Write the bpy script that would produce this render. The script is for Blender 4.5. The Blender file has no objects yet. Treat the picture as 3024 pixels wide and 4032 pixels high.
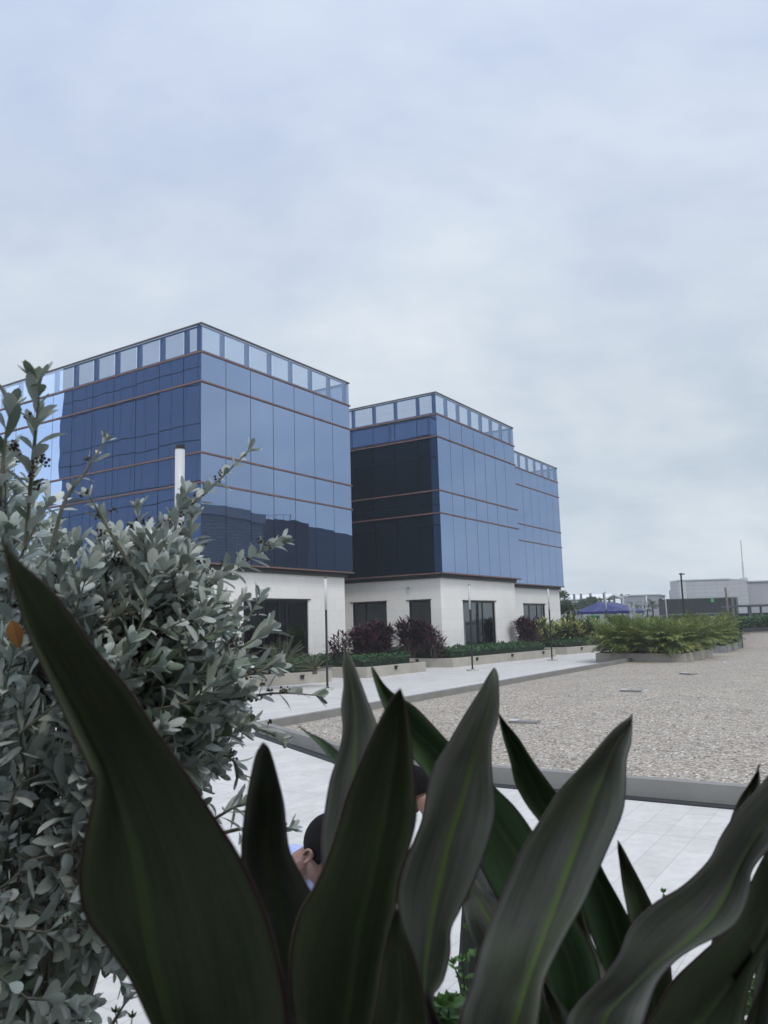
import bpy, bmesh, math, random
from mathutils import Vector, Matrix
C = bpy.context.scene.collection
scene = bpy.context.scene
rnd = random.Random(7)
R = math.radians
# ---------------------------------------------------------------- camera
H = 2.3                                    # eye height above the plaza
FPX = 3116.0; CX, CY = 1512.0, 2016.0      # focal length in photo pixels
PITCH, ROLL = 0.14126776, -0.0290365
_F = Vector((0, math.cos(PITCH), math.sin(PITCH))); _U0 = Vector((0, -math.sin(PITCH), math.cos(PITCH))); _X0 = Vector((1, 0, 0))
_X = _X0*math.cos(ROLL) + _U0*math.sin(ROLL); _U = -_X0*math.sin(ROLL) + _U0*math.cos(ROLL)
CAM = Vector((0, 0, H))
cd = bpy.data.cameras.new("camera"); cam = bpy.data.objects.new("camera", cd); C.objects.link(cam)
m = Matrix.Identity(4)
for i in range(3):
    m[i][0] = _X[i]; m[i][1] = _U[i]; m[i][2] = -_F[i]; m[i][3] = CAM[i]
cam.matrix_world = m
cd.sensor_fit = 'HORIZONTAL'; cd.sensor_width = 36.0; cd.lens = FPX/3024*36.0
cd.clip_start = 0.05; cd.clip_end = 3000
cd.dof.use_dof = True; cd.dof.focus_distance = 9.0; cd.dof.aperture_fstop = 13.0
scene.camera = cam
# ---------------------------------------------------------------- sky and sun
SUN_BEAR, SUN_EL = R(158), R(55)
SUN = Vector((math.sin(SUN_BEAR)*math.cos(SUN_EL), math.cos(SUN_BEAR)*math.cos(SUN_EL), math.sin(SUN_EL)))
w = bpy.data.worlds.new("World"); scene.world = w; w.use_nodes = True
nt = w.node_tree; N = nt.nodes; L = nt.links; N.clear()
def wn(t, **k):
    n = N.new(t)
    for a, b in k.items(): setattr(n, a, b)
    return n
def wmath(op, a, b=None, c=None, clamp=False):
    n = wn('ShaderNodeMath', operation=op, use_clamp=clamp)
    for i, x in enumerate((a, b, c)):
        if x is None: continue
        if isinstance(x, (int, float)): n.inputs[i].default_value = x
        else: L.new(x, n.inputs[i])
    return n.outputs[0]
out = wn('ShaderNodeOutputWorld')
sky = wn('ShaderNodeTexSky', sky_type='NISHITA', sun_disc=False, sun_elevation=SUN_EL, sun_rotation=SUN_BEAR, air_density=1.2, dust_density=2.0)
bg1 = wn('ShaderNodeBackground'); bg1.inputs[1].default_value = 0.05; L.new(sky.outputs[0], bg1.inputs[0])
tc = wn('ShaderNodeTexCoord'); sep = wn('ShaderNodeSeparateXYZ'); L.new(tc.outputs['Generated'], sep.inputs[0])
zc = wmath('MAXIMUM', sep.outputs[2], 0.0)
den = wmath('ADD', zc, 0.38)
comb = wn('ShaderNodeCombineXYZ')
L.new(wmath('DIVIDE', sep.outputs[0], den), comb.inputs[0]); L.new(wmath('DIVIDE', sep.outputs[1], den), comb.inputs[1])
n1 = wn('ShaderNodeTexNoise'); n1.inputs['Scale'].default_value = 1.1; n1.inputs['Detail'].default_value = 5; n1.inputs['Roughness'].default_value = 0.55; n1.inputs['Distortion'].default_value = 0.4
L.new(comb.outputs[0], n1.inputs['Vector'])
n2 = wn('ShaderNodeTexNoise'); n2.inputs['Scale'].default_value = 4.6; n2.inputs['Detail'].default_value = 7; n2.inputs['Roughness'].default_value = 0.6
mp = wn('ShaderNodeMapping'); mp.inputs['Scale'].default_value = (1.0, 1.6, 1); mp.inputs['Rotation'].default_value = (0, 0, 0.5)
L.new(comb.outputs[0], mp.inputs[0]); L.new(mp.outputs[0], n2.inputs['Vector'])
mixn = wmath('ADD', wmath('MULTIPLY', n1.outputs[0], 0.80), wmath('MULTIPLY', n2.outputs[0], 0.20))
def wramp(fac, stops):
    r_ = wn('ShaderNodeValToRGB'); L.new(fac, r_.inputs[0]); e = r_.color_ramp.elements
    e[0].position, e[0].color = stops[0][0], (*stops[0][1], 1); e[1].position, e[1].color = stops[1][0], (*stops[1][1], 1); return r_.outputs[0]
hi = wramp(mixn, [(0.38, (0.42, 0.495, 0.675)), (0.62, (0.63, 0.70, 0.785))])      # overhead: lavender blue
lo = wramp(mixn, [(0.38, (0.47, 0.545, 0.625)), (0.62, (0.72, 0.765, 0.795))])        # lower down: pale cyan grey
mz = wn('ShaderNodeMapRange', interpolation_type='SMOOTHSTEP'); L.new(zc, mz.inputs[0]); mz.inputs[1].default_value = 0.18; mz.inputs[2].default_value = 0.62
cmx = wn('ShaderNodeMix', data_type='RGBA'); L.new(mz.outputs[0], cmx.inputs[0]); L.new(lo, cmx.inputs[6]); L.new(hi, cmx.inputs[7])
# brighter towards the veiled sun and towards the zenith
vd = wn('ShaderNodeVectorMath', operation='DOT_PRODUCT'); L.new(tc.outputs['Generated'], vd.inputs[0]); vd.inputs[1].default_value = SUN
glow = wmath('POWER', wmath('MAXIMUM', vd.outputs['Value'], 0.0), 2.5)
# a thinner, brighter bank of cloud low in the west (left of the frame)
vb = wn('ShaderNodeVectorMath', operation='DOT_PRODUCT'); L.new(tc.outputs['Generated'], vb.inputs[0]); vb.inputs[1].default_value = (-0.93, -0.12, 0.34)
bank = wmath('POWER', wmath('MAXIMUM', vb.outputs['Value'], 0.0), 9.0)
zen = wmath('POWER', zc, 3.0)
gain = wmath('ADD', wmath('ADD', wmath('ADD', 1.0, wmath('MULTIPLY', glow, 0.9)), wmath('MULTIPLY', zen, 0.4)), wmath('MULTIPLY', bank, 2.2))
bg2 = wn('ShaderNodeBackground'); L.new(cmx.outputs[2], bg2.inputs[0]); L.new(wmath('MULTIPLY', gain, 1.07), bg2.inputs[1])
ms = wn('ShaderNodeMixShader'); ms.inputs[0].default_value = 0.85
L.new(bg1.outputs[0], ms.inputs[1]); L.new(bg2.outputs[0], ms.inputs[2]); L.new(ms.outputs[0], out.inputs[0])
sd = bpy.data.lights.new("sun", 'SUN'); sd.energy = 1.2; sd.angle = R(14); sd.color = (1, 0.93, 0.83)
so = bpy.data.objects.new("sun", sd); C.objects.link(so); so.rotation_euler = (-SUN).to_track_quat('-Z', 'Y').to_euler(); so.location = (0, 0, 40)
vs = scene.view_settings; vs.view_transform = 'Standard'; vs.look = 'None'; vs.exposure = 0.22; vs.gamma = 1.0
scene.cycles.max_bounces = 8; scene.cycles.glossy_bounces = 5; scene.cycles.diffuse_bounces = 3; scene.cycles.transparent_max_bounces = 12
scene.cycles.use_denoising = True; scene.cycles.caustics_reflective = False; scene.cycles.caustics_refractive = False
scene.cycles.sample_clamp_indirect = 6
# ---------------------------------------------------------------- helpers
YAW = 0.57186698                            # the office blocks run along a (away) and b (left)
AX = Vector((math.sin(YAW), math.cos(YAW), 0)); BX = Vector((-math.cos(YAW), math.sin(YAW), 0))
def AB(a, b, z=0.0): return AX*a + BX*b + Vector((0, 0, z))
def ray(px, py): return _F + _X*((px-CX)/FPX) - _U*((py-CY)/FPX)
def at(px, py, Y):                          # point on the sight line at distance Y
    d = ray(px, py); return CAM + d*(Y/d.y)
def G(px, py, z=0.0):                       # point on level z
    d = ray(px, py); return CAM + d*((z-H)/d.z)
class MB:
    def __init__(s): s.v = []; s.f = []; s.uv = None; s.mi = []
    def add(s, vs, fs, mi=0):
        n = len(s.v); s.v += [tuple(p) for p in vs]; s.f += [tuple(i+n for i in q) for q in fs]; s.mi += [mi]*len(fs)
    def hexa(s, p, mi=0):                   # 8 points: bottom ring then top ring
        s.add(p, [(3,2,1,0),(4,5,6,7),(0,1,5,4),(1,2,6,5),(2,3,7,6),(3,0,4,7)], mi)
    def boxab(s, a0, a1, b0, b1, z0, z1, mi=0):
        s.hexa([AB(a0,b0,z0),AB(a1,b0,z0),AB(a1,b1,z0),AB(a0,b1,z0),AB(a0,b0,z1),AB(a1,b0,z1),AB(a1,b1,z1),AB(a0,b1,z1)], mi)
    def box(s, x0, x1, y0, y1, z0, z1, mi=0):
        s.hexa([(x0,y0,z0),(x1,y0,z0),(x1,y1,z0),(x0,y1,z0),(x0,y0,z1),(x1,y0,z1),(x1,y1,z1),(x0,y1,z1)], mi)
    def obox(s, c, ux, uy, hx, hy, z0, z1, mi=0):   # box on axes ux, uy around c
        q = [c-ux*hx-uy*hy, c+ux*hx-uy*hy, c+ux*hx+uy*hy, c-ux*hx+uy*hy]
        s.hexa([Vector((p.x,p.y,z0)) for p in q]+[Vector((p.x,p.y,z1)) for p in q], mi)
    def prism(s, poly, z0, z1, mi=0):
        n = len(poly)
        s.add([(p[0],p[1],z0) for p in poly]+[(p[0],p[1],z1) for p in poly],
              [tuple(range(n-1,-1,-1)), tuple(range(n,2*n))]+[(i,(i+1)%n,n+(i+1)%n,n+i) for i in range(n)], mi)
    def tube(s, pts, rad, seg=8, mi=0, cap=True):
        pts = [Vector(p) for p in pts]
        if isinstance(rad, (int, float)): rad = [rad]*len(pts)
        vs = []; fs = []
        prev = None
        for i, p in enumerate(pts):
            t = (pts[min(i+1,len(pts)-1)]-pts[max(i-1,0)])
            if t.length < 1e-9: t = Vector((0,0,1))
            t.normalize()
            if prev is None:
                u = t.cross(Vector((0,1,0)) if abs(t.y) < 0.9 else Vector((1,0,0))).normalized()
            else:
                u = (prev - t*prev.dot(t)); u = u.normalized() if u.length > 1e-6 else t.orthogonal().normalized()
            prev = u; vv = t.cross(u)
            for k in range(seg):
                a = 2*math.pi*k/seg; vs.append(p + (u*math.cos(a)+vv*math.sin(a))*rad[i])
        for i in range(len(pts)-1):
            for k in range(seg):
                fs.append((i*seg+k, i*seg+(k+1)%seg, (i+1)*seg+(k+1)%seg, (i+1)*seg+k))
        if cap: fs.append(tuple(range(seg-1,-1,-1))); fs.append(tuple(range((len(pts)-1)*seg, len(pts)*seg)))
        s.add(vs, fs, mi)
    def ball(s, c, r, seg=8, rings=6, sc=(1,1,1), mi=0):
        c = Vector(c); vs = []; fs = []
        for i in range(rings+1):
            th = math.pi*i/rings
            for k in range(seg):
                ph = 2*math.pi*k/seg
                vs.append(c + Vector((r*sc[0]*math.sin(th)*math.cos(ph), r*sc[1]*math.sin(th)*math.sin(ph), r*sc[2]*math.cos(th))))
        for i in range(rings):
            for k in range(seg): fs.append((i*seg+k, (i+1)*seg+k, (i+1)*seg+(k+1)%seg, i*seg+(k+1)%seg))
        s.add(vs, fs, mi)
    def leaf(s, p, d, n, ln, wd, droop=0.0, fold=0.15, ns=3, tip=0.0, mi=0):
        # a pointed, folded leaf blade starting at p, along d, facing n
        d = d.normalized(); sd_ = d.cross(n)
        if sd_.length < 1e-6: sd_ = d.orthogonal()
        sd_.normalize(); n = sd_.cross(d).normalized()
        vs = [p]; fs = []
        for i in range(1, ns+1):
            t = i/(ns+1)
            wv = wd*0.5*math.sin(math.pi*min(1, t**0.8))*(1.0)
            q = p + d*(ln*t) - n*(droop*ln*t*t)
            vs += [q - sd_*wv + n*(fold*wv), q, q + sd_*wv + n*(fold*wv)]
        vs.append(p + d*ln - n*(droop*ln))
        fs += [(0,2,1),(0,3,2)]
        for i in range(ns-1):
            b = 1+3*i; fs += [(b,b+1,b+4,b+3),(b+1,b+2,b+5,b+4)]
        b = 1+3*(ns-1); k = len(vs)-1
        fs += [(b,b+1,k),(b+1,b+2,k)]
        s.add(vs, fs, mi)
    def build(s, name, mats, parent=None, smooth=False, origin=None, auto=False):
        o0 = Vector(origin) if origin is not None else (parent_loc(parent) if parent is not None else Vector((0,0,0)))
        me = bpy.data.meshes.new(name)
        me.from_pydata([(x-o0.x,y-o0.y,z-o0.z) for x,y,z in s.v], [], s.f)
        if not isinstance(mats, (list, tuple)): mats = [mats]
        for mm in mats: me.materials.append(mm)
        if len(mats) > 1: me.polygons.foreach_set('material_index', s.mi)
        if smooth: me.polygons.foreach_set('use_smooth', [True]*len(s.f))
        if s.uv:
            lay = me.uv_layers.new(name='UVMap')
            for lp in me.loops: lay.data[lp.index].uv = s.uv[lp.vertex_index]
        me.update()
        o = bpy.data.objects.new(name, me); C.objects.link(o)
        if parent is not None: o.parent = parent
        else: o.location = o0
        return o
def parent_loc(p):
    l = Vector((0,0,0))
    while p is not None: l = l + p.location; p = p.parent
    return l
def tag(o, label=None, cat=None, group=None, kind=None):
    if label: o['label'] = label
    if cat: o['category'] = cat
    if group: o['group'] = group
    if kind: o['kind'] = kind
    return o
def thing(name, label, cat, loc, group=None, kind=None):
    o = bpy.data.objects.new(name, None); C.objects.link(o); o.location = loc; o.empty_display_size = 0.1
    return tag(o, label, cat, group, kind)
def dup(root, loc, rotz=0, scale=1.0, label=None, group=None):
    r = root.copy(); C.objects.link(r); r.location = loc; r.rotation_euler = (0,0,rotz); r.scale = (scale,)*3
    if label: r['label'] = label
    if group: r['group'] = group
    for ch in list(root.children):
        c = ch.copy(); C.objects.link(c); c.parent = r
        for g in ch.children:
            d = g.copy(); C.objects.link(d); d.parent = c
    return r
def bevel(o, wd=0.01, seg=2):
    b = o.modifiers.new('bevel', 'BEVEL'); b.width = wd; b.segments = seg; b.limit_method = 'ANGLE'; return o
# ---------------------------------------------------------------- materials
def newmat(name):
    mt = bpy.data.materials.new(name); mt.use_nodes = True; t = mt.node_tree; t.nodes.clear()
    o = t.nodes.new('ShaderNodeOutputMaterial'); return mt, t, o
class NT:
    def __init__(s, t): s.t = t
    def n(s, ty, ins=None, **k):
        x = s.t.nodes.new(ty)
        for a, b in k.items(): setattr(x, a, b)
        for a, b in (ins or {}).items():
            if hasattr(b, 'is_linked') or isinstance(b, bpy.types.NodeSocket): s.t.links.new(b, x.inputs[a])
            else: x.inputs[a].default_value = b
        return x
    def ramp(s, fac, stops):
        r = s.n('ShaderNodeValToRGB', {0: fac}); e = r.color_ramp.elements
        e[0].position, e[0].color = stops[0][0], (*stops[0][1], 1); e[1].position, e[1].color = stops[-1][0], (*stops[-1][1], 1)
        for p, c in stops[1:-1]:
            x = e.new(p); x.color = (*c, 1)
        return r.outputs[0]
    def math(s, op, a, b=0.0, clamp=False):
        return s.n('ShaderNodeMath', {0: a, 1: b}, operation=op, use_clamp=clamp).outputs[0]
    def mix(s, fac, a, b, mode='MIX'):
        x = s.n('ShaderNodeMix', data_type='RGBA', blend_type=mode)
        for i, v in ((0, fac), (6, a), (7, b)):
            if isinstance(v, bpy.types.NodeSocket): s.t.links.new(v, x.inputs[i])
            else: x.inputs[i].default_value = v if i == 0 else ((*v, 1) if len(v) == 3 else v)
        return x.outputs[2]
def plain(name, col, rough=0.6, metal=0.0, var=0.15, scale=3.0, bump=0.0, bscale=40.0, spec=0.5):
    mt, t, o = newmat(name); q = NT(t)
    geo = q.n('ShaderNodeNewGeometry')
    nz = q.n('ShaderNodeTexNoise', {'Vector': geo.outputs['Position'], 'Scale': scale, 'Detail': 5.0, 'Roughness': 0.6})
    c0 = tuple(c*(1-var) for c in col); c1 = tuple(min(1, c*(1+var)) for c in col)
    c = q.ramp(nz.outputs[0], [(0.3, c0), (0.7, c1)])
    p = q.n('ShaderNodeBsdfPrincipled', {'Base Color': c, 'Roughness': rough, 'Metallic': metal, 'Specular IOR Level': spec})
    if bump:
        nb = q.n('ShaderNodeTexNoise', {'Vector': geo.outputs['Position'], 'Scale': bscale, 'Detail': 4.0})
        b = q.n('ShaderNodeBump', {'Height': nb.outputs[0], 'Strength': bump, 'Distance': 0.02}); t.links.new(b.outputs[0], p.inputs['Normal'])
    t.links.new(p.outputs[0], o.inputs[0]); return mt
def foliage(name, stops, rough=0.5, transl=0.25, spec=0.4, nscale=1.2):
    mt, t, o = newmat(name); q = NT(t)
    geo = q.n('ShaderNodeNewGeometry')
    nz = q.n('ShaderNodeTexNoise', {'Vector': geo.outputs['Position'], 'Scale': nscale, 'Detail': 2.0})
    f = q.math('ADD', q.math('MULTIPLY', geo.outputs['Random Per Island'], 0.7), q.math('MULTIPLY', q.math('SUBTRACT', nz.outputs[0], 0.35), 1.0), True)
    c = q.ramp(f, stops)
    p = q.n('ShaderNodeBsdfPrincipled', {'Base Color': c, 'Roughness': rough, 'Specular IOR Level': spec})
    if transl:
        tr = q.n('ShaderNodeBsdfTranslucent', {'Color': c}); mx = q.n('ShaderNodeMixShader', {0: transl, 1: p.outputs[0], 2: tr.outputs[0]})
        t.links.new(mx.outputs[0], o.inputs[0])
    else: t.links.new(p.outputs[0], o.inputs[0])
    return mt
def brickmat(name, c1, c2, mortar, bw, rh, ms, rough=0.6, rot=0.0, offset=0.5, vertical=False, bump=0.1, stain=0.12, strong=None):
    mt, t, o = newmat(name); q = NT(t)
    geo = q.n('ShaderNodeNewGeometry')
    # position in the building's own axes
    da = q.n('ShaderNodeVectorMath', {0: geo.outputs['Position'], 1: AX}, operation='DOT_PRODUCT').outputs['Value']
    db = q.n('ShaderNodeVectorMath', {0: geo.outputs['Position'], 1: BX}, operation='DOT_PRODUCT').outputs['Value']
    sx = q.n('ShaderNodeSeparateXYZ', {0: geo.outputs['Position']})
    if vertical: cv = q.n('ShaderNodeCombineXYZ', {0: q.math('ADD', da, db), 1: sx.outputs[2]})
    else: cv = q.n('ShaderNodeCombineXYZ', {0: da, 1: db})
    br = q.n('ShaderNodeTexBrick', {'Vector': cv.outputs[0], 'Color1': (*c1,1), 'Color2': (*c2,1), 'Mortar': (*mortar,1), 'Scale': 1.0, 'Mortar Size': ms, 'Mortar Smooth': 0.1, 'Brick Width': bw, 'Row Height': rh}, offset=offset, squash=1.0)
    nz = q.n('ShaderNodeTexNoise', {'Vector': geo.outputs['Position'], 'Scale': 0.9, 'Detail': 8.0, 'Roughness': 0.7})
    nz2 = q.n('ShaderNodeTexNoise', {'Vector': geo.outputs['Position'], 'Scale': 7.0, 'Detail': 5.0, 'Roughness': 0.65})
    s0 = 1-stain
    dirt = q.mix(1.0, q.ramp(nz.outputs[0], [(0.3, (s0,s0,s0)), (0.62, (1,1,1))]), q.ramp(nz2.outputs[0], [(0.3, (s0,s0,s0)), (0.6, (1,1,1))]), 'MULTIPLY')
    c = q.mix(1.0, br.outputs['Color'], dirt, 'MULTIPLY')
    if strong:                                # wider control joints at fixed positions
        for axis, pos, wdt in strong:
            dd = q.math('ABSOLUTE', q.math('SUBTRACT', da if axis == 'a' else db, pos)); k = q.math('LESS_THAN', dd, wdt)
            c = q.mix(k, c, tuple(x*0.75 for x in mortar))
    p = q.n('ShaderNodeBsdfPrincipled', {'Base Color': c, 'Roughness': rough, 'Specular IOR Level': 0.35})
    if bump:
        b = q.n('ShaderNodeBump', {'Height': q.math('MULTIPLY', br.outputs['Fac'], -1.0), 'Strength': bump, 'Distance': 0.004}); t.links.new(b.outputs[0], p.inputs['Normal'])
    t.links.new(p.outputs[0], o.inputs[0]); return mt
def facade_glass(name, tint, body, wave=0.015):
    mt, t, o = newmat(name); q = NT(t)
    geo = q.n('ShaderNodeNewGeometry')
    nz = q.n('ShaderNodeTexNoise', {'Vector': geo.outputs['Position'], 'Scale': 0.55, 'Detail': 1.5, 'Roughness': 0.4})
    b = q.n('ShaderNodeBump', {'Height': nz.outputs[0], 'Strength': 0.35, 'Distance': wave})
    g = q.n('ShaderNodeBsdfGlossy', {'Color': (*tint,1), 'Roughness': 0.004, 'Normal': b.outputs[0]})
    d = q.n('ShaderNodeBsdfDiffuse', {'Color': (*body,1)})
    lw = q.n('ShaderNodeLayerWeight', {'Blend': 0.22})
    fac = q.math('ADD', q.math('MULTIPLY', lw.outputs['Fresnel'], 0.6), 0.78, True)
    mx = q.n('ShaderNodeMixShader', {0: fac, 1: d.outputs[0], 2: g.outputs[0]})
    t.links.new(mx.outputs[0], o.inputs[0]); return mt
def clear_glass(name, tint, refl, fac):
    mt, t, o = newmat(name); q = NT(t)
    tr = q.n('ShaderNodeBsdfTransparent', {'Color': (*tint,1)})
    g = q.n('ShaderNodeBsdfGlossy', {'Color': (*refl,1), 'Roughness': 0.004})
    mx = q.n('ShaderNodeMixShader', {0: fac, 1: tr.outputs[0], 2: g.outputs[0]})
    t.links.new(mx.outputs[0], o.inputs[0]); return mt
def gravelmat(name):
    mt, t, o = newmat(name); q = NT(t)
    geo = q.n('ShaderNodeNewGeometry')
    v1 = q.n('ShaderNodeTexVoronoi', {'Vector': geo.outputs['Position'], 'Scale': 22.0, 'Randomness': 1.0})
    v2 = q.n('ShaderNodeTexVoronoi', {'Vector': geo.outputs['Position'], 'Scale': 9.0, 'Randomness': 1.0})
    sx = q.n('ShaderNodeSeparateColor', {0: v1.outputs['Color']})
    c = q.ramp(sx.outputs[0], [(0.0, (0.25,0.215,0.175)), (0.25, (0.405,0.36,0.30)), (0.55, (0.485,0.44,0.375)), (0.8, (0.56,0.52,0.455)), (1.0, (0.69,0.665,0.62))])
    dk = q.ramp(v1.outputs['Distance'], [(0.25, (1,1,1)), (0.75, (0.55,0.53,0.51))])
    nz = q.n('ShaderNodeTexNoise', {'Vector': geo.outputs['Position'], 'Scale': 0.6, 'Detail': 6.0, 'Roughness': 0.7})
    c = q.mix(1.0, q.mix(1.0, c, dk, 'MULTIPLY'), q.ramp(nz.outputs[0], [(0.3, (0.84,0.84,0.85)), (0.7, (1.04,1.02,1.0))]), 'MULTIPLY')
    p = q.n('ShaderNodeBsdfPrincipled', {'Base Color': c, 'Roughness': 0.85, 'Specular IOR Level': 0.25})
    b = q.n('ShaderNodeBump', {'Height': q.math('MULTIPLY', v1.outputs['Distance'], -1.0), 'Strength': 0.8, 'Distance': 0.03})
    t.links.new(b.outputs[0], p.inputs['Normal']); t.links.new(p.outputs[0], o.inputs[0]); return mt
def corrug(name, c1, c2, period, axis):
    mt, t, o = newmat(name); q = NT(t)
    geo = q.n('ShaderNodeNewGeometry')
    d = q.n('ShaderNodeVectorMath', {0: geo.outputs['Position'], 1: axis}, operation='DOT_PRODUCT').outputs['Value']
    s_ = q.math('SINE', q.math('MULTIPLY', d, 2*math.pi/period))
    c = q.ramp(q.math('ADD', q.math('MULTIPLY', s_, 0.5), 0.5), [(0.2, c1), (0.8, c2)])
    p = q.n('ShaderNodeBsdfPrincipled', {'Base Color': c, 'Roughness': 0.6})
    b = q.n('ShaderNodeBump', {'Height': s_, 'Strength': 0.5, 'Distance': 0.04}); t.links.new(b.outputs[0], p.inputs['Normal'])
    t.links.new(p.outputs[0], o.inputs[0]); return mt
M = {}
M['tile'] = brickmat('paving tiles', (0.565,0.55,0.52), (0.625,0.61,0.58), (0.42,0.42,0.415), 0.628, 0.295, 0.004, rough=0.55, offset=0.5, stain=0.13, strong=[('a', 8.99, 0.006), ('b', -0.9, 0.006), ('b', 3.63, 0.006), ('b', 7.0, 0.006)])
M['stone'] = brickmat('white stone cladding', (0.80,0.78,0.745), (0.84,0.82,0.785), (0.66,0.645,0.62), 1.25, 0.62, 0.006, rough=0.75, vertical=True, stain=0.04, bump=0.15)
M['planter'] = plain('beige concrete', (0.37,0.345,0.30), 0.85, var=0.12, scale=1.5, bump=0.15, bscale=30)
M['planter_grey'] = plain('grey concrete', (0.26,0.265,0.27), 0.85, var=0.14, scale=1.5, bump=0.15, bscale=30)
M['curb'] = plain('grey render', (0.215,0.21,0.195), 0.8, var=0.12, scale=2.0, bump=0.12, bscale=30)
M['soil'] = plain('dark soil', (0.03,0.024,0.018), 0.95, var=0.4, scale=12, bump=0.5, bscale=20)
M['gravel'] = gravelmat('tan gravel')
M['asphalt'] = plain('grey ground', (0.16,0.165,0.16), 0.9, var=0.2, scale=0.2)
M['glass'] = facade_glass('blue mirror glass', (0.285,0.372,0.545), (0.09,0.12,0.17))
M['glass_dark_reflection'] = facade_glass('mirror glass tinted with dark reflection', (0.055,0.085,0.125), (0.045,0.08,0.125))  # blue glass again, with the dark mirrored neighbour put into its colour
M['core'] = plain('dark backing', (0.010,0.012,0.018), 0.6)
M['parapet'] = clear_glass('clear blue parapet glass', (0.86,0.90,0.95), (0.45,0.55,0.72), 0.24)
M['bronze'] = plain('copper brown trim', (0.175,0.105,0.095), 0.6, metal=0.15, var=0.2)
M['post'] = plain('blue grey steel', (0.17,0.22,0.34), 0.5, var=0.08)
M['railtop'] = plain('dark grey cap', (0.06,0.07,0.08), 0.5)
M['band'] = plain('charcoal metal band', (0.045,0.052,0.052), 0.55)
M['frame'] = plain('black window frame', (0.012,0.013,0.015), 0.4)
M['dglass'] = clear_glass('dark window glass', (0.30,0.33,0.35), (0.62,0.68,0.70), 0.24)
M['room'] = plain('dim room', (0.14,0.145,0.15), 0.9)
M['roof'] = plain('roof membrane', (0.35,0.36,0.37), 0.9)
M['black'] = plain('black paint', (0.012,0.013,0.015), 0.45)
M['white'] = plain('white diffuser', (0.50,0.505,0.51), 0.4, var=0.04)
M['lightgrey'] = plain('light grey metal', (0.42,0.44,0.45), 0.5)
M['concrete'] = plain('pale concrete', (0.42,0.42,0.40), 0.85)
M['green'] = plain('green sign paint', (0.03,0.30,0.15), 0.5)
M['hedge'] = foliage('clipped hedge leaves', [(0.0, (0.018,0.05,0.02)), (0.5, (0.045,0.11,0.042)), (1.0, (0.09,0.18,0.07))])
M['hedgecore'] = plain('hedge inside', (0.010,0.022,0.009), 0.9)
M['tired'] = foliage('purple red strap leaves', [(0.0, (0.018,0.009,0.013)), (0.45, (0.050,0.020,0.030)), (0.8, (0.11,0.036,0.052)), (1.0, (0.30,0.06,0.085))], rough=0.45)
M['cycad'] = foliage('dull green fronds', [(0.0, (0.022,0.030,0.014)), (0.6, (0.055,0.066,0.034)), (1.0, (0.11,0.112,0.06))])
M['croton'] = foliage('yellow green leaves', [(0.0, (0.022,0.048,0.02)), (0.42, (0.06,0.105,0.033)), (0.58, (0.17,0.22,0.06)), (0.8, (0.60,0.57,0.20)), (1.0, (0.68,0.65,0.30))])
M['areca'] = foliage('palm leaflets', [(0.0, (0.042,0.085,0.027)), (0.32, (0.115,0.17,0.052)), (0.74, (0.23,0.28,0.075)), (1.0, (0.40,0.31,0.11))], transl=0.3)
M['tree'] = foliage('tree leaves', [(0.0, (0.03,0.055,0.032)), (0.6, (0.07,0.105,0.06)), (1.0, (0.13,0.17,0.10))])
M['bark'] = plain('grey brown bark', (0.11,0.095,0.08), 0.9, var=0.3, scale=20, bump=0.3)
M['cane'] = plain('palm cane', (0.13,0.13,0.06), 0.7, var=0.3, scale=10)
# ---------------------------------------------------------------- ground
def sheet(name, poly, z, mt, label=None):
    b = MB(); b.add([(p[0], p[1], z) for p in poly], [tuple(range(len(poly)))]); o = b.build(name, mt); o['kind'] = 'structure'; return o
sheet('ground', [(-900,-300),(900,-300),(900,1500),(-900,1500)], -0.02, M['asphalt'])
sheet('plaza', [AB(*q) for q in [(-6,-60),(66,-60),(66,42),(-6,42)]], 0.0, M['tile'])
gpoly = [(10.86,-45),(10.86,7.05),(13.75,12.22),(58.7,11.7),(58.7,-45)]
sheet('gravel_bed', [AB(*q) for q in gpoly], 0.05, M['gravel'])
# kerb round the gravel
po = [(10.70,-45),(10.70,7.09),(13.66,12.38),(42.0,12.05)]; pi_ = [(10.87,-45),(10.87,7.04),(13.76,12.20),(42.0,11.88)]
b = MB()
for i in range(3):
    q = [po[i], po[i+1], pi_[i+1], pi_[i]]
    b.prism([AB(*p) for p in reversed(q)], -0.01, 0.23)
kerb = b.build('kerb', M['curb']); kerb['kind'] = 'structure'
# slot drain along the kerb
b = MB(); dd = 0.24
pd = [(po[0][0]-dd, po[0][1]), (po[1][0]-dd, po[1][1]+0.08), (po[2][0]-dd*0.8, po[2][1]+0.10)]
for i in range(2):
    b.add([AB(*pd[i], 0.004), AB(*po[i], 0.004), AB(*po[i+1], 0.004), AB(*pd[i+1], 0.004)], [(0,1,2,3)], 0)
for i in range(2):
    n = 240 if i == 0 else 120
    s0 = Vector(pd[i]) if i else Vector((pd[0][0], -2.0)); e0 = Vector(pd[i+1]); s1 = Vector(po[i]) if i else Vector((po[0][0], -2.0)); e1 = Vector(po[i+1])
    for k in range(n):
        t = (k+0.5)/n; p = s0.lerp(e0, t); q = s1.lerp(e1, t); p = p.lerp(q, 0.14); q = p.lerp(q, 0.50); dv = (e0-s0).normalized()*0.011
        b.add([AB(*(p-dv), 0.010), AB(*(p+dv), 0.010), AB(*(q+dv), 0.010), AB(*(q-dv), 0.010)], [(0,1,2,3)], 1)
o = b.build('drain_grate', [M['black'], plain('dark grate steel', (0.07,0.075,0.08), 0.5)]); tag(o, 'black slotted drain channel along the foot of the gravel kerb', 'drain')
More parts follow.
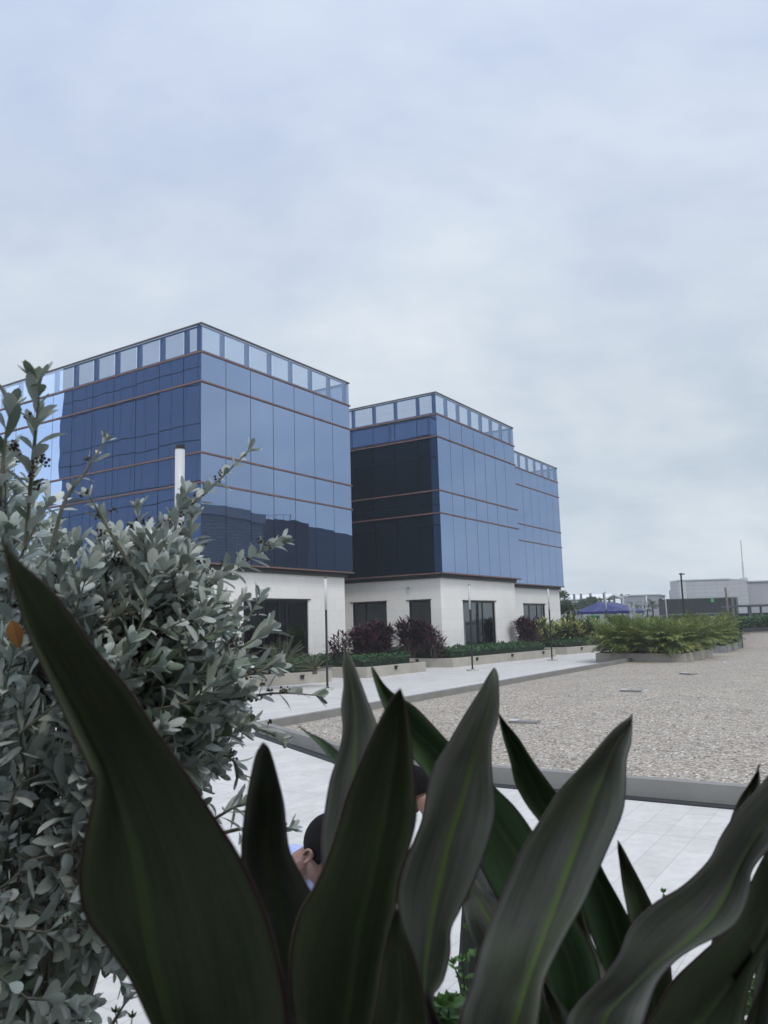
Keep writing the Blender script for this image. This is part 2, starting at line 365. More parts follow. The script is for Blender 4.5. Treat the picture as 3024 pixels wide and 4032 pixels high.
# loose pebbles lying proud of the bed, densest near the front kerb
b = MB(); r = random.Random(17)
for k in range(5200):
    a_ = 10.95+13*r.random()**1.7; b_ = r.uniform(-3.5,12.0)
    if a_ < 13.9 and b_ > 7.0+(a_-10.87)*1.787: continue
    n0 = len(b.v); s_ = r.uniform(0.012,0.030); c = AB(a_,b_,0.05+s_*0.25); ph = r.uniform(0,3.14); q0,q1 = r.uniform(.7,1.5),r.uniform(.6,1.0)
    b.ball((0,0,0), s_, 6, 4, (q0,q1,0.6))
    for i in range(n0,len(b.v)):
        x,y,z = b.v[i]; b.v[i] = (c.x+x*math.cos(ph)-y*math.sin(ph), c.y+x*math.sin(ph)+y*math.cos(ph), c.z+z)
pm, pt, poo = newmat('pebbles'); pq = NT(pt); pg = pq.n('ShaderNodeNewGeometry')
pp = pq.n('ShaderNodeBsdfPrincipled', {'Base Color': pq.ramp(pg.outputs['Random Per Island'], [(0.0,(0.20,0.175,0.155)),(0.5,(0.42,0.37,0.325)),(1.0,(0.66,0.62,0.58))]), 'Roughness': 0.8}); pt.links.new(pp.outputs[0], poo.inputs[0])
tag(b.build('loose_pebbles', pm, None, True), kind='stuff')
# ---------------------------------------------------------------- glass office blocks
ZG, Z1, Z2, Z3, ZP, ZT = 5.11, 8.56, 9.88, 13.05, 14.39, 15.70
ROWS = [(ZG,Z1),(Z1,Z2),(Z2,Z3),(Z3,ZP)]
def wall_open(mb, axis, fixed0, fixed1, s0, s1, z1, ops):
    # wall along an axis with door-height openings
    segs = []; cur = s0
    for (u0,u1,zt) in sorted(ops):
        segs.append((cur,u0,0.0,z1)); segs.append((u0,u1,zt,z1)); cur = u1
    segs.append((cur,s1,0.0,z1))
    for (u0,u1,z0,zz) in segs:
        if axis == 'a': mb.boxab(u0,u1,fixed0,fixed1,z0,zz)
        else: mb.boxab(fixed0,fixed1,u0,u1,z0,zz)
def window(parent, axis, f, u0, u1, zt, mulls, door=False):
    # f: outer wall plane; the window stands 8 cm inside it
    def bx(mb, a0,a1,d0,d1,z0,z1):
        if axis == 'a': mb.boxab(a0,a1,f+d0,f+d1,z0,z1)
        else: mb.boxab(f+d0,f+d1,a0,a1,z0,z1)
    fr = MB()
    bx(fr,u0,u0+0.07,0.06,0.16,0.0,zt); bx(fr,u1-0.07,u1,0.06,0.16,0.0,zt); bx(fr,u0+0.07,u1-0.07,0.06,0.16,zt-0.10,zt)
    for mm in mulls: bx(fr,mm-0.035,mm+0.035,0.07,0.15,0.0,zt-0.10)
    bx(fr,u0-0.06,u1+0.14,-0.05,0.0,zt+0.003,zt+0.05)
    c = (AB((u0+u1)/2, f, 0) if axis == 'a' else AB(f, (u0+u1)/2, 0))
    wo = fr.build('window', M['frame'], parent)
    pn = MB(); bx(pn,u0+0.07,u1-0.07,0.11,0.12,0.0,zt-0.10); pn.build('pane', M['dglass'], wo)
    rm = MB(); bx(rm,u0-0.6,u1+0.6,3.0,3.05,0.0,zt+0.3); bx(rm,u0-0.6,u1+0.6,0.31,3.0,-0.004,0.03)
    bx(rm,u0-0.6,u0-0.55,0.31,3.0,0.03,zt+0.3); bx(rm,u1+0.55,u1+0.6,0.31,3.0,0.03,zt+0.3); bx(rm,u0-0.55,u1+0.55,0.31,3.0,zt+0.26,zt+0.3)
    rm.build('room', M['room'], wo)
    if door:
        d = MB(); x = mulls[1]
        bx(d,x,x+0.09,0.5,0.56,0.03,zt-0.35); bx(d,x+0.09,u1-0.3,0.5,0.56,zt-0.43,zt-0.35)
        d.build('inner_door_frame', M['concrete'], wo)
def office(label, a0, a1, b0, b1, marks_a, marks_b, nb, wins_a, wins_b, dark=False):
    rr = random.Random(int(a0*10))
    t = thing('glass_office_block', label, 'building', AB(a0, b0, 0))
    cb = MB(); cb.boxab(a0+0.05,a1-0.05,b0+0.05,b1-0.05,ZG,ZP-0.05); cb.build('backing', M['core'], t)
    rf = MB(); rf.boxab(a0+0.05,a1-0.05,b0+0.05,b1-0.05,ZP-0.05,ZP+0.02); rf.build('roof', M['roof'], t)
    def pane(c0,c1,z0,z1,face,name,mt,th=0.012):
        tu, tz = rr.uniform(-1,1)*0.0022, rr.uniform(-1,1)*0.0016; g = 0.016; mb = MB()
        u0,u1,v0,v1 = c0+g,c1-g,z0+0.05,z1-0.05; um,vm=(u0+u1)/2,(v0+v1)/2
        vs = []
        for d in (0.0, th):
            for (u,v) in ((u0,v0),(u1,v0),(u1,v1),(u0,v1)):
                off = d + (u-um)*tu + (v-vm)*tz
                vs.append(AB(u,b0+0.005+off,v) if face == 'a' else AB(a0+0.005+off,u,v))
        mb.hexa(vs if face == 'a' else vs); mb.build(name, mt, t)
    for i in range(len(marks_a)-1):
        for (z0,z1) in ROWS: pane(marks_a[i],marks_a[i+1],z0,z1,'a','glass_pane',M['glass'])
        pane(marks_a[i],marks_a[i+1],ZP,ZT-0.04,'a','parapet_pane',M['parapet'])
    for i in range(min(nb, len(marks_b)-1)):
        for k_,(z0,z1) in enumerate(ROWS): pane(marks_b[i],marks_b[i+1],z0,z1,'b','glass_pane',M['glass_dark_reflection' if dark and k_ < 3 else 'glass'])  # lower rows on the shaded face carry their dark reflection as colour
        pane(marks_b[i],marks_b[i+1],ZP,ZT-0.04,'b','parapet_pane',M['parapet'])
    # far sides
    mb = MB()
    if nb < len(marks_b)-1: mb.boxab(a0+0.005,a0+0.02,marks_b[nb],b1-0.025,ZG,ZP)
    mb.boxab(a1-0.02,a1-0.005,b0+0.02,b1-0.02,ZG,ZP); mb.boxab(a0+0.02,a1-0.02,b1-0.02,b1-0.005,ZG,ZP); mb.build('glass_side', M['glass_dark_reflection'], t)  # rear faces darkened in colour so they mirror dark next door
    mb = MB()
    mb.boxab(a1-0.03,a1-0.015,b0+0.03,b1-0.03,ZP,ZT-0.04); mb.boxab(a0+0.03,a1-0.04,b1-0.03,b1-0.015,ZP,ZT-0.04)
    if nb < len(marks_b)-1: mb.boxab(a0+0.005,a0+0.02,marks_b[nb],b1-0.04,ZP,ZT-0.04)
    mb.build('rear_parapet', M['parapet'], t)
    # copper trim rings, top cap
    for z in (ZG,Z1,Z2,Z3,ZP):
        mb = MB(); e = 0.05; h0,h1 = z-0.037,z+0.037
        mb.boxab(a0-e,a1+e,b0-e,b0+0.004,h0,h1); mb.boxab(a0-e,a1+e,b1-0.004,b1+e,h0,h1)
        mb.boxab(a0-e,a0+0.004,b0+0.004,b1-0.004,h0,h1); mb.boxab(a1-0.004,a1+e,b0+0.004,b1-0.004,h0,h1)
        mb.build('copper_trim', M['bronze'], t)
    mb = MB(); mb.boxab(a0-0.03,a1+0.03,b0-0.03,b0+0.05,ZT-0.04,ZT+0.03); mb.boxab(a0-0.03,a1+0.03,b1-0.05,b1+0.03,ZT-0.04,ZT+0.03)
    mb.boxab(a0-0.03,a0+0.05,b0+0.05,b1-0.05,ZT-0.04,ZT+0.03); mb.boxab(a1-0.05,a1+0.03,b0+0.05,b1-0.05,ZT-0.04,ZT+0.03); mb.build('parapet_cap', M['railtop'], t)
    # posts behind the parapet glass
    for x in marks_a:
        mb = MB(); x0 = min(max(x-0.11, a0+0.03), a1-0.27); mb.boxab(x0,x0+0.13,b0+0.10,b0+0.30,ZP+0.02,ZT-0.05); mb.build('parapet_post', M['post'], t)
    for x in marks_b[1:]:
        mb = MB(); mb.boxab(a0+0.10,a0+0.30,x-0.075,x+0.075,ZP+0.02,ZT-0.05); mb.build('parapet_post', M['post'], t)
    nx = int((a1-a0)/1.6)
    for k in range(1, nx):
        mb = MB(); x = a0+k*1.6; mb.boxab(x-0.08,x+0.08,b1-0.30,b1-0.10,ZP+0.02,ZT-0.05); mb.build('parapet_post', M['post'], t)
    for k in range(1, int(min(b1-b0, 16)/3.2)):
        mb = MB(); x = b0+k*3.2; mb.boxab(a1-0.30,a1-0.10,x-0.08,x+0.08,ZP+0.02,ZT-0.05); mb.build('parapet_post', M['post'], t)
    mb = MB()
    for (z0,z1) in ((ZT-0.13,ZT-0.05),(ZP+0.05,ZP+0.12)):
        mb.boxab(a0+0.06,a1-0.06,b0+0.06,b0+0.098,z0,z1); mb.boxab(a0+0.06,a0+0.098,b0+0.098,b1-0.1,z0,z1)
        mb.boxab(a1-0.098,a1-0.06,b0+0.098,b1-0.1,z0,z1); mb.boxab(a0+0.098,a1-0.098,b1-0.14,b1-0.1,z0,z1)
    mb.build('parapet_rail', M['post'], t)
    # dark band, stone base
    mb = MB(); mb.boxab(a0+0.22,a1-0.22,b0+0.22,b1-0.22,4.86,ZG-0.046); mb.build('soffit_band', M['band'], t)
    i_ = 0.35; wb = MB()
    wall_open(wb,'a',b0+i_,b0+i_+0.3,a0+i_,a1-i_,4.86,wins_a and [(w[0],w[1],w[2]) for w in wins_a])
    wall_open(wb,'b',a0+i_,a0+i_+0.3,b0+i_+0.3,b1-i_,4.86,[(w[0],w[1],w[2]) for w in wins_b])
    wb.boxab(a1-i_-0.3,a1-i_,b0+i_+0.3,b1-i_,0,4.86); wb.boxab(a0+i_+0.3,a1-i_-0.3,b1-i_-0.3,b1-i_,0,4.86)
    wb.build('stone_base', M['stone'], t)
    for w_ in wins_a: window(t,'a',b0+i_,*w_)
    for w_ in wins_b: window(t,'b',a0+i_,*w_)
    return t
def marks(s, first, step, end):
    r = [s]; x = first
    while x < end-0.4: r.append(x); x += step
    r.append(end); return r
B1 = office('near blue glass office block on a white stone base, leftmost of the three', 23.8, 34.98, 24.6, 47.6, [23.8,25.33,26.95,28.55,30.16,31.77,33.36,34.98], marks(24.6,25.70,1.575,47.6), 13,
   [(26.79,31.51,3.63,[28.25,29.38,29.92],True)], [(30.0,33.0,3.6,[31.5])])
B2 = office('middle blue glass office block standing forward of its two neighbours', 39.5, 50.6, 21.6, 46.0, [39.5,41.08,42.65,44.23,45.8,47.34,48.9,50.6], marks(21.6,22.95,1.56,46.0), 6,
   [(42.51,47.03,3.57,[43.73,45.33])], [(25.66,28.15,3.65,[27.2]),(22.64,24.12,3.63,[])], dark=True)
B3 = office('farthest blue glass office block, pale and narrow behind the middle one', 55.75, 67.05, 24.6, 46.0, [55.75,57.35,58.92,60.58,62.22,63.92,65.45,67.05], marks(24.6,25.9,1.58,46.0), 0,
   [(58.63,63.2,3.6,[60.0,61.6])], [])
# security camera and exit sign on the shaded wall of the middle block
t = thing('security_camera', 'small white security camera high on the shaded stone wall', 'camera', AB(39.85,24.0,4.45))
b = MB(); b.tube([AB(39.85,24.0,4.45),AB(39.70,24.0,4.45)], 0.03); b.build('bracket', M['lightgrey'], t)
b = MB(); b.tube([AB(39.76,24.16,4.38),AB(39.66,23.86,4.44)], 0.05, 10); b.build('camera_body', M['white'], t)
def plane_a(px, py, a):
    d = ray(px, py); return CAM + d*(a/(d.dot(AX)))
p = plane_a(1571, 2498, 39.85); bb = p.dot(BX); zz = p.z
t = thing('exit_sign', 'green and white exit sign on the stone wall between red shrubs', 'sign', AB(39.85,bb,zz))
b = MB(); b.boxab(39.83,39.849,bb-0.17,bb+0.17,zz-0.11,zz+0.11); b.build('sign_plate', M['white'], t)
b = MB(); b.boxab(39.82,39.829,bb-0.02,bb+0.15,zz-0.03,zz+0.03)
b.add([AB(39.822,bb-0.02,zz-0.08),AB(39.822,bb-0.14,zz),AB(39.822,bb-0.02,zz+0.08)], [(0,1,2)]); b.build('arrow', M['green'], t)
# blocks out of the frame that the glass mirrors
t = thing('office_tower', 'tall blue glass tower left of the plaza, seen only in reflections', 'building', AB(5,38,0))
b = MB(); b.boxab(-4,4.95,38,61.6,0,28.0); b.build('tower_core', M['core'], t)
b = MB()
zz_ = [0.2]
while zz_[-1] < 25: zz_ += [zz_[-1]+3.2, zz_[-1]+4.5]
for i in range(15):
    for k in range(len(zz_)-1):
        b0_ = 38+i*1.575; b.boxab(4.96,4.98,b0_+0.018,min(b0_+1.557,61.58),zz_[k]+0.04,zz_[k+1]-0.04)
b.build('glass_front', M['glass'], t)
t = thing('stone_faced_hall', 'rough grey stone hall with flat roof, seen only in reflections', 'building', AB(60,-20,0))
b = MB(); b.boxab(48,78.5,-34,-20,0,16.0); b.build('wall', brickmat('rough stone', (0.16,0.17,0.19), (0.23,0.24,0.26), (0.10,0.10,0.11), 0.9, 0.35, 0.05, vertical=True, stain=0.3), t)
b = MB(); b.boxab(47.6,78.7,-34.2,-19.7,16.0,17.2); b.build('roof', plain('grey fascia', (0.20,0.21,0.23), 0.8), t)
b = MB(); b.boxab(66.5,67.8,-19.99,-19.9,6.5,9.5); b.build('opening', M['frame'], t)
t = thing('dark_tower', 'dark brown block beside the stone hall, seen only in reflections', 'building', AB(88,-24,0))
b = MB(); b.boxab(80.5,92,-34,-23,0,17.3); b.build('wall', plain('dark cladding', (0.06,0.058,0.066), 0.8), t)
b = MB(); b.boxab(92.05,122,-34,-26,0,17.4); b.build('wing', plain('dark slate cladding', (0.075,0.09,0.115), 0.7), t)
b = MB()
for k in range(6): b.tube([AB(83+k*1.2,-25,17.3),AB(83+k*1.2,-25,18.5)], 0.05, 5)
b.tube([AB(83,-25,18.4),AB(89,-25,18.4)], 0.05, 5); b.build('roof_rail', M['lightgrey'], t)
# unseen building and canopy, added to shade and bounce light onto the leaves
t = thing('added_shade_building', 'unseen grey building and canopy added to shade the front leaves', 'building', (0,-3,0))
b = MB(); b.box(-9,9,-3.4,-3.0,0,5.2); b.build('wall', plain('grey wall', (0.45,0.45,0.44), 0.9), t)
b = MB(); b.box(-9,9,-2.999,-0.38,4.5,4.8); b.build('canopy', plain('dark soffit', (0.22,0.22,0.22), 0.9), t)
b = MB(); b.box(-9,9,-2.999,0.10,0.0,0.7); b.build('terrace_floor', plain('terrace screed', (0.35,0.35,0.34), 0.9), t)
# ---------------------------------------------------------------- planters along the offices
def on_face(px, py, p, q):
    P = AB(*p); Q = AB(*q); n = (Q-P).cross(Vector((0,0,1))).normalized(); d = ray(px, py)
    return CAM + d*((P-CAM).dot(n)/d.dot(n)), n
def planter(label, poly, lights, mt='planter', hgt=0.46, soil=True):
    t = thing('concrete_planter', label, 'planter', AB(*poly[0]), 'low concrete planters')
    P = [AB(*q) for q in poly]; c = sum(P, Vector())/len(P)
    area = sum(P[i].x*P[(i+1)%len(P)].y-P[(i+1)%len(P)].x*P[i].y for i in range(len(P)))
    if area < 0: P = P[::-1]
    b = MB(); b.prism(P, -0.005, hgt); bevel(b.build('planter_wall', M[mt], t), 0.012)
    ins = [p + (c-p).normalized()*0.22 for p in P]
    b = MB(); b.prism(ins, hgt+0.003, hgt+0.012); b.build('soil', M['soil'], t)
    for (px,py,e0,e1) in lights:
        p, n = on_face(px,py,e0,e1); d = (AB(*e1)-AB(*e0)).normalized(); n = -n if n.dot(CAM-p) < 0 else n
        b = MB(); b.obox(p+n*0.03, d, n, 0.075, 0.03, p.z-0.085, p.z+0.075)
        b.obox(p+n*0.085, d, n, 0.075, 0.025, p.z+0.03, p.z+0.075); b.build('step_light', M['black'], t)
    return P
p1 = planter('long beige planter with cycads before the near glass block', [(15.0,25.5),(21.83,22.49),(27.04,20.24),(27.04,24.9),(23.6,24.9),(23.6,27.5),(15.0,28.5)], [(1188.6,2664.7,(21.83,22.49),(27.04,20.24)),(796,2693,(21.83,22.49),(27.04,20.24))])
p2_ = planter('beige planter with big purple shrubs at the near block far corner', [(29.23,24.9),(29.23,19.95),(33.8,19.6),(33.8,24.9)], [(1557,2627,(29.23,19.95),(33.8,19.6))])
p3_ = planter('longest beige planter below the middle glass block', [(36.93,27.0),(36.93,19.8),(48.19,18.49),(48.19,21.9),(39.8,21.9),(39.8,27.0)], [(1643.6,2600.4,(36.93,27.0),(36.93,19.8)),(1877,2594,(36.93,19.8),(48.19,18.49)),(2016,2580,(36.93,19.8),(48.19,18.49)),(2138,2569,(36.93,19.8),(48.19,18.49))])
p4_ = planter('beige planter of yellow green shrubs before the farthest block', [(51.05,24.9),(51.05,18.79),(54.73,18.18),(56.5,18.0),(56.5,24.9)], [(2289,2553,(51.05,18.79),(54.73,18.18))])
p5_ = planter('small beige planter end behind the yellow green shrubs', [(58.3,24.9),(58.3,18.9),(66,17.6),(66,24.9)], [])
bed1 = planter('square planter of areca palms standing at the gravel edge', [(42.1,13.94),(40.99,9.11),(46.76,8.91),(48.2,13.7)], [], 'planter', 0.47)
bed2 = planter('second areca palm planter behind, darker grey', [(51.1,12.6),(50.87,8.98),(59.0,9.3),(59.3,12.6)], [], 'planter_grey', 0.47)
# ---------------------------------------------------------------- hedges and shrubs
def in_poly(x, y, P):
    c = False; j = len(P)-1
    for i in range(len(P)):
        if (P[i].y > y) != (P[j].y > y) and x < (P[j].x-P[i].x)*(y-P[i].y)/(P[j].y-P[i].y)+P[i].x: c = not c
        j = i
    return c
def dist_edge(x, y, P):
    best = 9; q = Vector((x,y,0))
    for i in range(len(P)):
        a = P[i]; b_ = P[(i+1)%len(P)]; d = b_-a; t = max(0,min(1,(q-a).dot(d)/d.length_squared)); best = min(best,(q-(a+d*t)).length)
    return best
def hedge(label, P, z0, hg, n, size, seed, mt='hedge', lumps=0.10):
    r = random.Random(seed); b = MB()
    P = [Vector((p.x,p.y,0)) for p in P]
    xs = [p.x for p in P]; ys = [p.y for p in P]
    t = thing('low_hedge', label, 'hedge', (sum(xs)/len(xs), sum(ys)/len(ys), z0), 'clipped hedges in the planters')
    c = sum(P, Vector())/len(P); core = MB()
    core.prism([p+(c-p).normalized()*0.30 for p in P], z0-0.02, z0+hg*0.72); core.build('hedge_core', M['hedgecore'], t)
    k = 0; ph = r.uniform(0,9)
    while k < n:
        x = r.uniform(min(xs),max(xs)); y = r.uniform(min(ys),max(ys))
        if not in_poly(x,y,P): continue
        de = dist_edge(x,y,P)
        if de < 0.07: continue
        top = hg*(1-max(0,0.28-de)*1.2) + lumps*(math.sin(x*3.1+ph)*math.cos(y*2.7+ph*2)*0.6+math.sin(x*7.3+y*6.1)*0.4)
        z = z0 + (top*(r.random()**0.35) if de < 0.4 else top*(0.8+0.2*r.random()))
        a = r.uniform(0,6.283); el = r.uniform(-0.1,1.1)
        d = Vector((math.cos(a)*math.cos(el),math.sin(a)*math.cos(el),math.sin(el)))
        nn = Vector((r.uniform(-1,1),r.uniform(-1,1),r.uniform(0.2,1.2)))
        b.leaf(Vector((x,y,z)), d, nn, size*r.uniform(0.7,1.3), size*0.5, 0.2, 0.2, 1); k += 1
    b.build('foliage', M[mt], t); return t
ZS = 0.47
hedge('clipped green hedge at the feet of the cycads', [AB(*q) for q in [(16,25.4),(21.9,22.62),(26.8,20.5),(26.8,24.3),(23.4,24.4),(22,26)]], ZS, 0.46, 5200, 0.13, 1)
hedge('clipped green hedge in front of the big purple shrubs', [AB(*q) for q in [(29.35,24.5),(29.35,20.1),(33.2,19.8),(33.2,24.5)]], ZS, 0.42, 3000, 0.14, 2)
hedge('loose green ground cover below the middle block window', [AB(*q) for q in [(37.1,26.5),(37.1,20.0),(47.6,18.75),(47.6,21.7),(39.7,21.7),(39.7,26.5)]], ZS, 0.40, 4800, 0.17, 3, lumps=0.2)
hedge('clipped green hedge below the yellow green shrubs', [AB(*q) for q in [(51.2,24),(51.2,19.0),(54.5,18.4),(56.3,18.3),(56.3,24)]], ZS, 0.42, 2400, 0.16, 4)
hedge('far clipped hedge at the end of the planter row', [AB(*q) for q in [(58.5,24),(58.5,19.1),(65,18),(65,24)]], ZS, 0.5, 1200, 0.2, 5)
def strap_shrub(name, label, cat, mt, seed, nros, hgt, spread, ll, lw, nl, group, up=0.35):
    r = random.Random(seed); t = thing(name, label, cat, (0,0,0), group); st = MB(); fo = MB()
    for i in range(nros):
        a = r.uniform(0,6.283); rd = spread*math.sqrt(r.random()); top = Vector((math.cos(a)*rd, math.sin(a)*rd, hgt*(0.35+0.65*r.random())*(1-0.25*rd/spread)))
        base = Vector((math.cos(a)*rd*0.4, math.sin(a)*rd*0.4, 0)); st.tube([base, base.lerp(top,0.5)+Vector((0,0,0.05)), top], [0.022,0.018,0.014], 5)
        for k in range(nl):
            aa = k*2.4+r.uniform(-.3,.3); el = up + 1.1*(k/nl) - 0.45 + r.uniform(-.2,.2)
            d = Vector((math.cos(aa)*math.cos(el), math.sin(aa)*math.cos(el), math.sin(el)))
            p = top - Vector((0,0,0.30*(1-k/nl)))
            fo.leaf(p, d, Vector((0,0,1))+d*0.2, ll*r.uniform(.7,1.15), lw*r.uniform(.8,1.2), r.uniform(0.15,0.5), 0.25, 3)
    st.build('canes', M['bark'], t); fo.build('leaves', M[mt], t); return t
ti = [strap_shrub('cordyline_shrub', '', 'shrub', 'tired', 11, 34, 1.9, 0.62, 0.50, 0.10, 20, 'purple strap leaved shrubs'),
      strap_shrub('cordyline_shrub', '', 'shrub', 'tired', 12, 16, 1.4, 0.55, 0.45, 0.075, 16, 'purple strap leaved shrubs')]
spots = [(0,1428,2590,21.6,0.98,'leftmost of the big purple strap leaved shrubs by the lamp post'),(0,1466,2590,21.8,1.12,'red topped purple shrub in the middle of the big clump'),(0,1502,2588,21.6,1.02,'right hand purple shrub of the big clump, beside the exit sign'),
  (1,1345,2596,22.0,1.1,'small dark strap leaved shrub right of the nearest far lamp post'),(0,1622,2575,22.5,1.2,'tall red tipped shrub right of the exit sign'),(0,1664,2572,22.0,1.05,'dark purple shrub in front of the narrow window'),(1,1708,2565,21.0,1.15,'low purple shrub at the corner of the middle block'),
  (0,2072,2552,20.9,1.15,'dark purple shrub where the middle and farthest blocks meet'),(1,2100,2552,20.6,1.05,'small purple shrub left of the yellow green shrubs')]
used = set()
for i,(k,px,py,Y,sc,lb) in enumerate(spots):
    d_ = ray(px,py); p = CAM+d_*(Y/d_.dot(BX)); loc = (p.x,p.y,ZS)
    if k in used: dup(ti[k], loc, i*1.7, sc, lb)
    else: o = ti[k]; o.location = loc; o.scale = (sc,)*3; o['label'] = lb; used.add(k)
cr_ = strap_shrub('yellow_green_shrub', '', 'shrub', 'croton', 21, 24, 1.7, 0.8, 0.42, 0.10, 16, 'yellow green shrubs', 0.6)
for i,(px,Y,sc,lb) in enumerate([(2128,20.8,1.1,'yellow tipped shrub right of the purple shrub at the block corner'),(2165,20.6,1.2,'yellow tipped shrub just left of the third lamp post'),(2205,20.4,1.1,'yellow green shrub right of the third lamp post'),(2243,20.2,1.3,'tallest yellow green shrub below the edge of the farthest block'),(2275,19.8,1.2,'yellow green shrub in the row below the blue canopy'),(2308,19.4,1.2,'yellow tipped shrub second from the palm end of the row'),(2340,19.2,1.15,'yellow green shrub at the palm end of the row')]):
    d_ = ray(px,2540); p = CAM+d_*(Y/d_.dot(BX)); loc = (p.x,p.y,ZS)
    if i == 0: cr_.location = loc; cr_['label'] = lb; cr_.scale = (sc,)*3
    else: dup(cr_, loc, i*2.1, sc, lb)
def frond(fo, st, base, az, el, ln, nleaf, lw, ll, droop, r, mi=0, vee=0.5):
    # arching midrib with two rows of leaflets
    pts = []; d = Vector((math.cos(az)*math.cos(el), math.sin(az)*math.cos(el), math.sin(el))); p = Vector(base); n = 10
    pts.append(p.copy())
    for i in range(n):
        d = (d + Vector((0,0,-droop/n*(0.4+1.2*i/n)))).normalized(); p = p + d*(ln/n); pts.append(p.copy())
    st.tube(pts, [0.016*(1-0.8*i/n) for i in range(n+1)], 4, cap=False)
    side = Vector((-math.sin(az), math.cos(az), 0))
    for k in range(nleaf):
        t = 0.12+0.86*k/(nleaf-1); x = t*n; i = min(int(x), n-1); q = pts[i].lerp(pts[i+1], x-i); tg = (pts[i+1]-pts[i]).normalized(); upv = side.cross(tg)
        if upv.z < 0: upv = -upv
        l_ = ll*(0.35+0.65*math.sin(math.pi*(0.12+0.83*t)))*r.uniform(.85,1.1)
        for s_ in (-1,1):
            dd = (tg*0.75 + side*s_ + upv*vee*r.uniform(0.3,1.1)).normalized()
            fo.leaf(q, dd, upv, l_, lw, r.uniform(0.15,0.55), 0.2, 1, mi=mi)
def cycad(label, loc, sc, seed, n=30):
    r = random.Random(seed); t = thing('cycad', label, 'plant', loc, 'cycads in the near planter'); st = MB(); fo = MB(); tr = MB()
    L0 = Vector(loc); tr.tube([L0, L0+Vector((0,0,0.22*sc))], [0.14*sc,0.11*sc], 10); tr.build('trunk', M['bark'], t)
    for i in range(n):
        frond(fo, st, L0+Vector((0,0,0.22*sc)), i*2.4+r.uniform(-.2,.2), 0.15+1.15*r.random(), 1.35*sc*r.uniform(.8,1.1), 26, 0.022*sc, 0.20*sc, 0.55, r)
    st.build('midribs', M['cane'], t); fo.build('fronds', M['cycad'], t)
p = at(1105,2590,30.6); cycad('large spreading cycad in front of the sliding window', (p.x,p.y,ZS), 1.05, 31)
p = at(1238,2590,31.3); cycad('smaller cycad left of the lamp post', (p.x,p.y,ZS), 0.72, 32, 20)
p = at(930,2600,29.6); cycad('cycad half hidden behind the silver shrub', (p.x,p.y,ZS), 0.9, 33, 22)
def areca(seed):
    r = random.Random(seed); t = thing('areca_palm', '', 'palm', (0,0,0), 'areca palms in the gravel planters'); st = MB(); fo = MB()
    for s_ in range(8):
        a = r.uniform(0,6.283); bs = Vector((math.cos(a)*0.25*r.random(), math.sin(a)*0.25*r.random(), 0)); hh = r.uniform(0.15,0.7)
        tp = bs+Vector((math.cos(a)*0.12,math.sin(a)*0.12,hh)); st.tube([bs,tp],[0.035,0.025],6)
        for k in range(5):
            frond(fo, st, tp, a+r.uniform(-2.2,2.2), r.uniform(0.6,1.5), r.uniform(1.2,2.0), 26, 0.045, 0.50, r.uniform(0.8,1.7), r, vee=0.25)
    for k in range(16):
        a = k*2.4; frond(fo, st, Vector((math.cos(a)*0.2,math.sin(a)*0.2,0.1+0.25*r.random())), a+r.uniform(-.4,.4), r.uniform(0.25,0.9), r.uniform(0.9,1.4), 24, 0.040, 0.42, r.uniform(1.0,1.8), r, vee=0.25)
    st.build('canes', M['cane'], t); fo.build('fronds', M['areca'], t); return t
ar = [areca(41), areca(42), areca(43)]
names = ['leftmost front','second front','third front','front corner','left middle','centre','right middle','rear left','rear middle','rear right','right rear corner']
k = 0
pal1 = [(41.9,13.0),(41.75,12.0),(41.6,10.9),(41.6,9.9),(43.3,13.1),(43.2,11.4),(43.3,9.6),(45.4,13.0),(45.2,11.2),(45.2,9.6),(46.7,9.7)]
ar_lab = ['areca palm at the left end of the near planter, over the walkway','areca palm in the front row, second from the walkway end','areca palm in the front row with a bare gap beneath','areca palm at the front right corner of the near planter','areca palm behind the left front one','tall areca palm in the middle of the near planter','orange tinged areca palm on the right side of the near planter','areca palm at the back left of the near planter','areca palm at the back of the near planter, below the container','areca palm at the right side behind the orange tinged one','areca palm at the far right corner of the near planter']
for i,(a_,b_) in enumerate(pal1):
    q = AB(a_,b_,ZS); s_ = 0.80+0.18*rnd.random()
    if i < 3: o = ar[i]; o.location = q; o.scale = (s_,)*3; o['label'] = ar_lab[i]; o.rotation_euler = (0,0,i*1.3)
    else: dup(ar[i%3], q, i*1.9, s_, ar_lab[i])
ar2 = ['areca palm at the front corner of the darker planter','areca palm in the middle of the darker planter','areca palm at the right end of the darker planter','areca palm at the back left of the darker planter','areca palm at the back right of the darker planter']
for i,(a_,b_) in enumerate([(51.6,9.8),(54.0,9.9),(57.2,10.1),(52.6,11.8),(55.8,11.8)]):
    dup(ar[(i+1)%3], AB(a_,b_,ZS), i*2.3+0.5, 0.80+0.14*rnd.random(), ar2[i])
# ---------------------------------------------------------------- lamp posts
def lamp_post():
    t = thing('lamp_post', '', 'lamp', (0,0,0), 'slim light columns along the walkway')
    b = MB(); b.box(-0.22,0.22,-0.22,0.22,0,0.07); bevel(b.build('footing', M['concrete'], t), 0.01)
    b = MB(); b.tube([(0,0,0.07),(0,0,0.085)],0.10,16); b.tube([(0,0,0.085),(0,0,2.90)],0.043,16); b.build('pole', M['black'], t)
    b = MB(); b.tube([(0,0,2.90),(0,0,4.06)],0.047,20); b.build('lamp_tube', M['white'], t, True)
    b = MB(); b.tube([(0,0,4.06),(0,0,4.10)],0.049,20); b.build('cap', M['black'], t)
    return t
lp = lamp_post()
lpos = []
for px,py in ((1289.5,2716.6),(1861,2641),(2174,2601)): lpos.append(G(px,py))
d12 = (lpos[2]-lpos[0])/2
lpos[1] = lpos[0]+(G(1861,2641)-lpos[0])
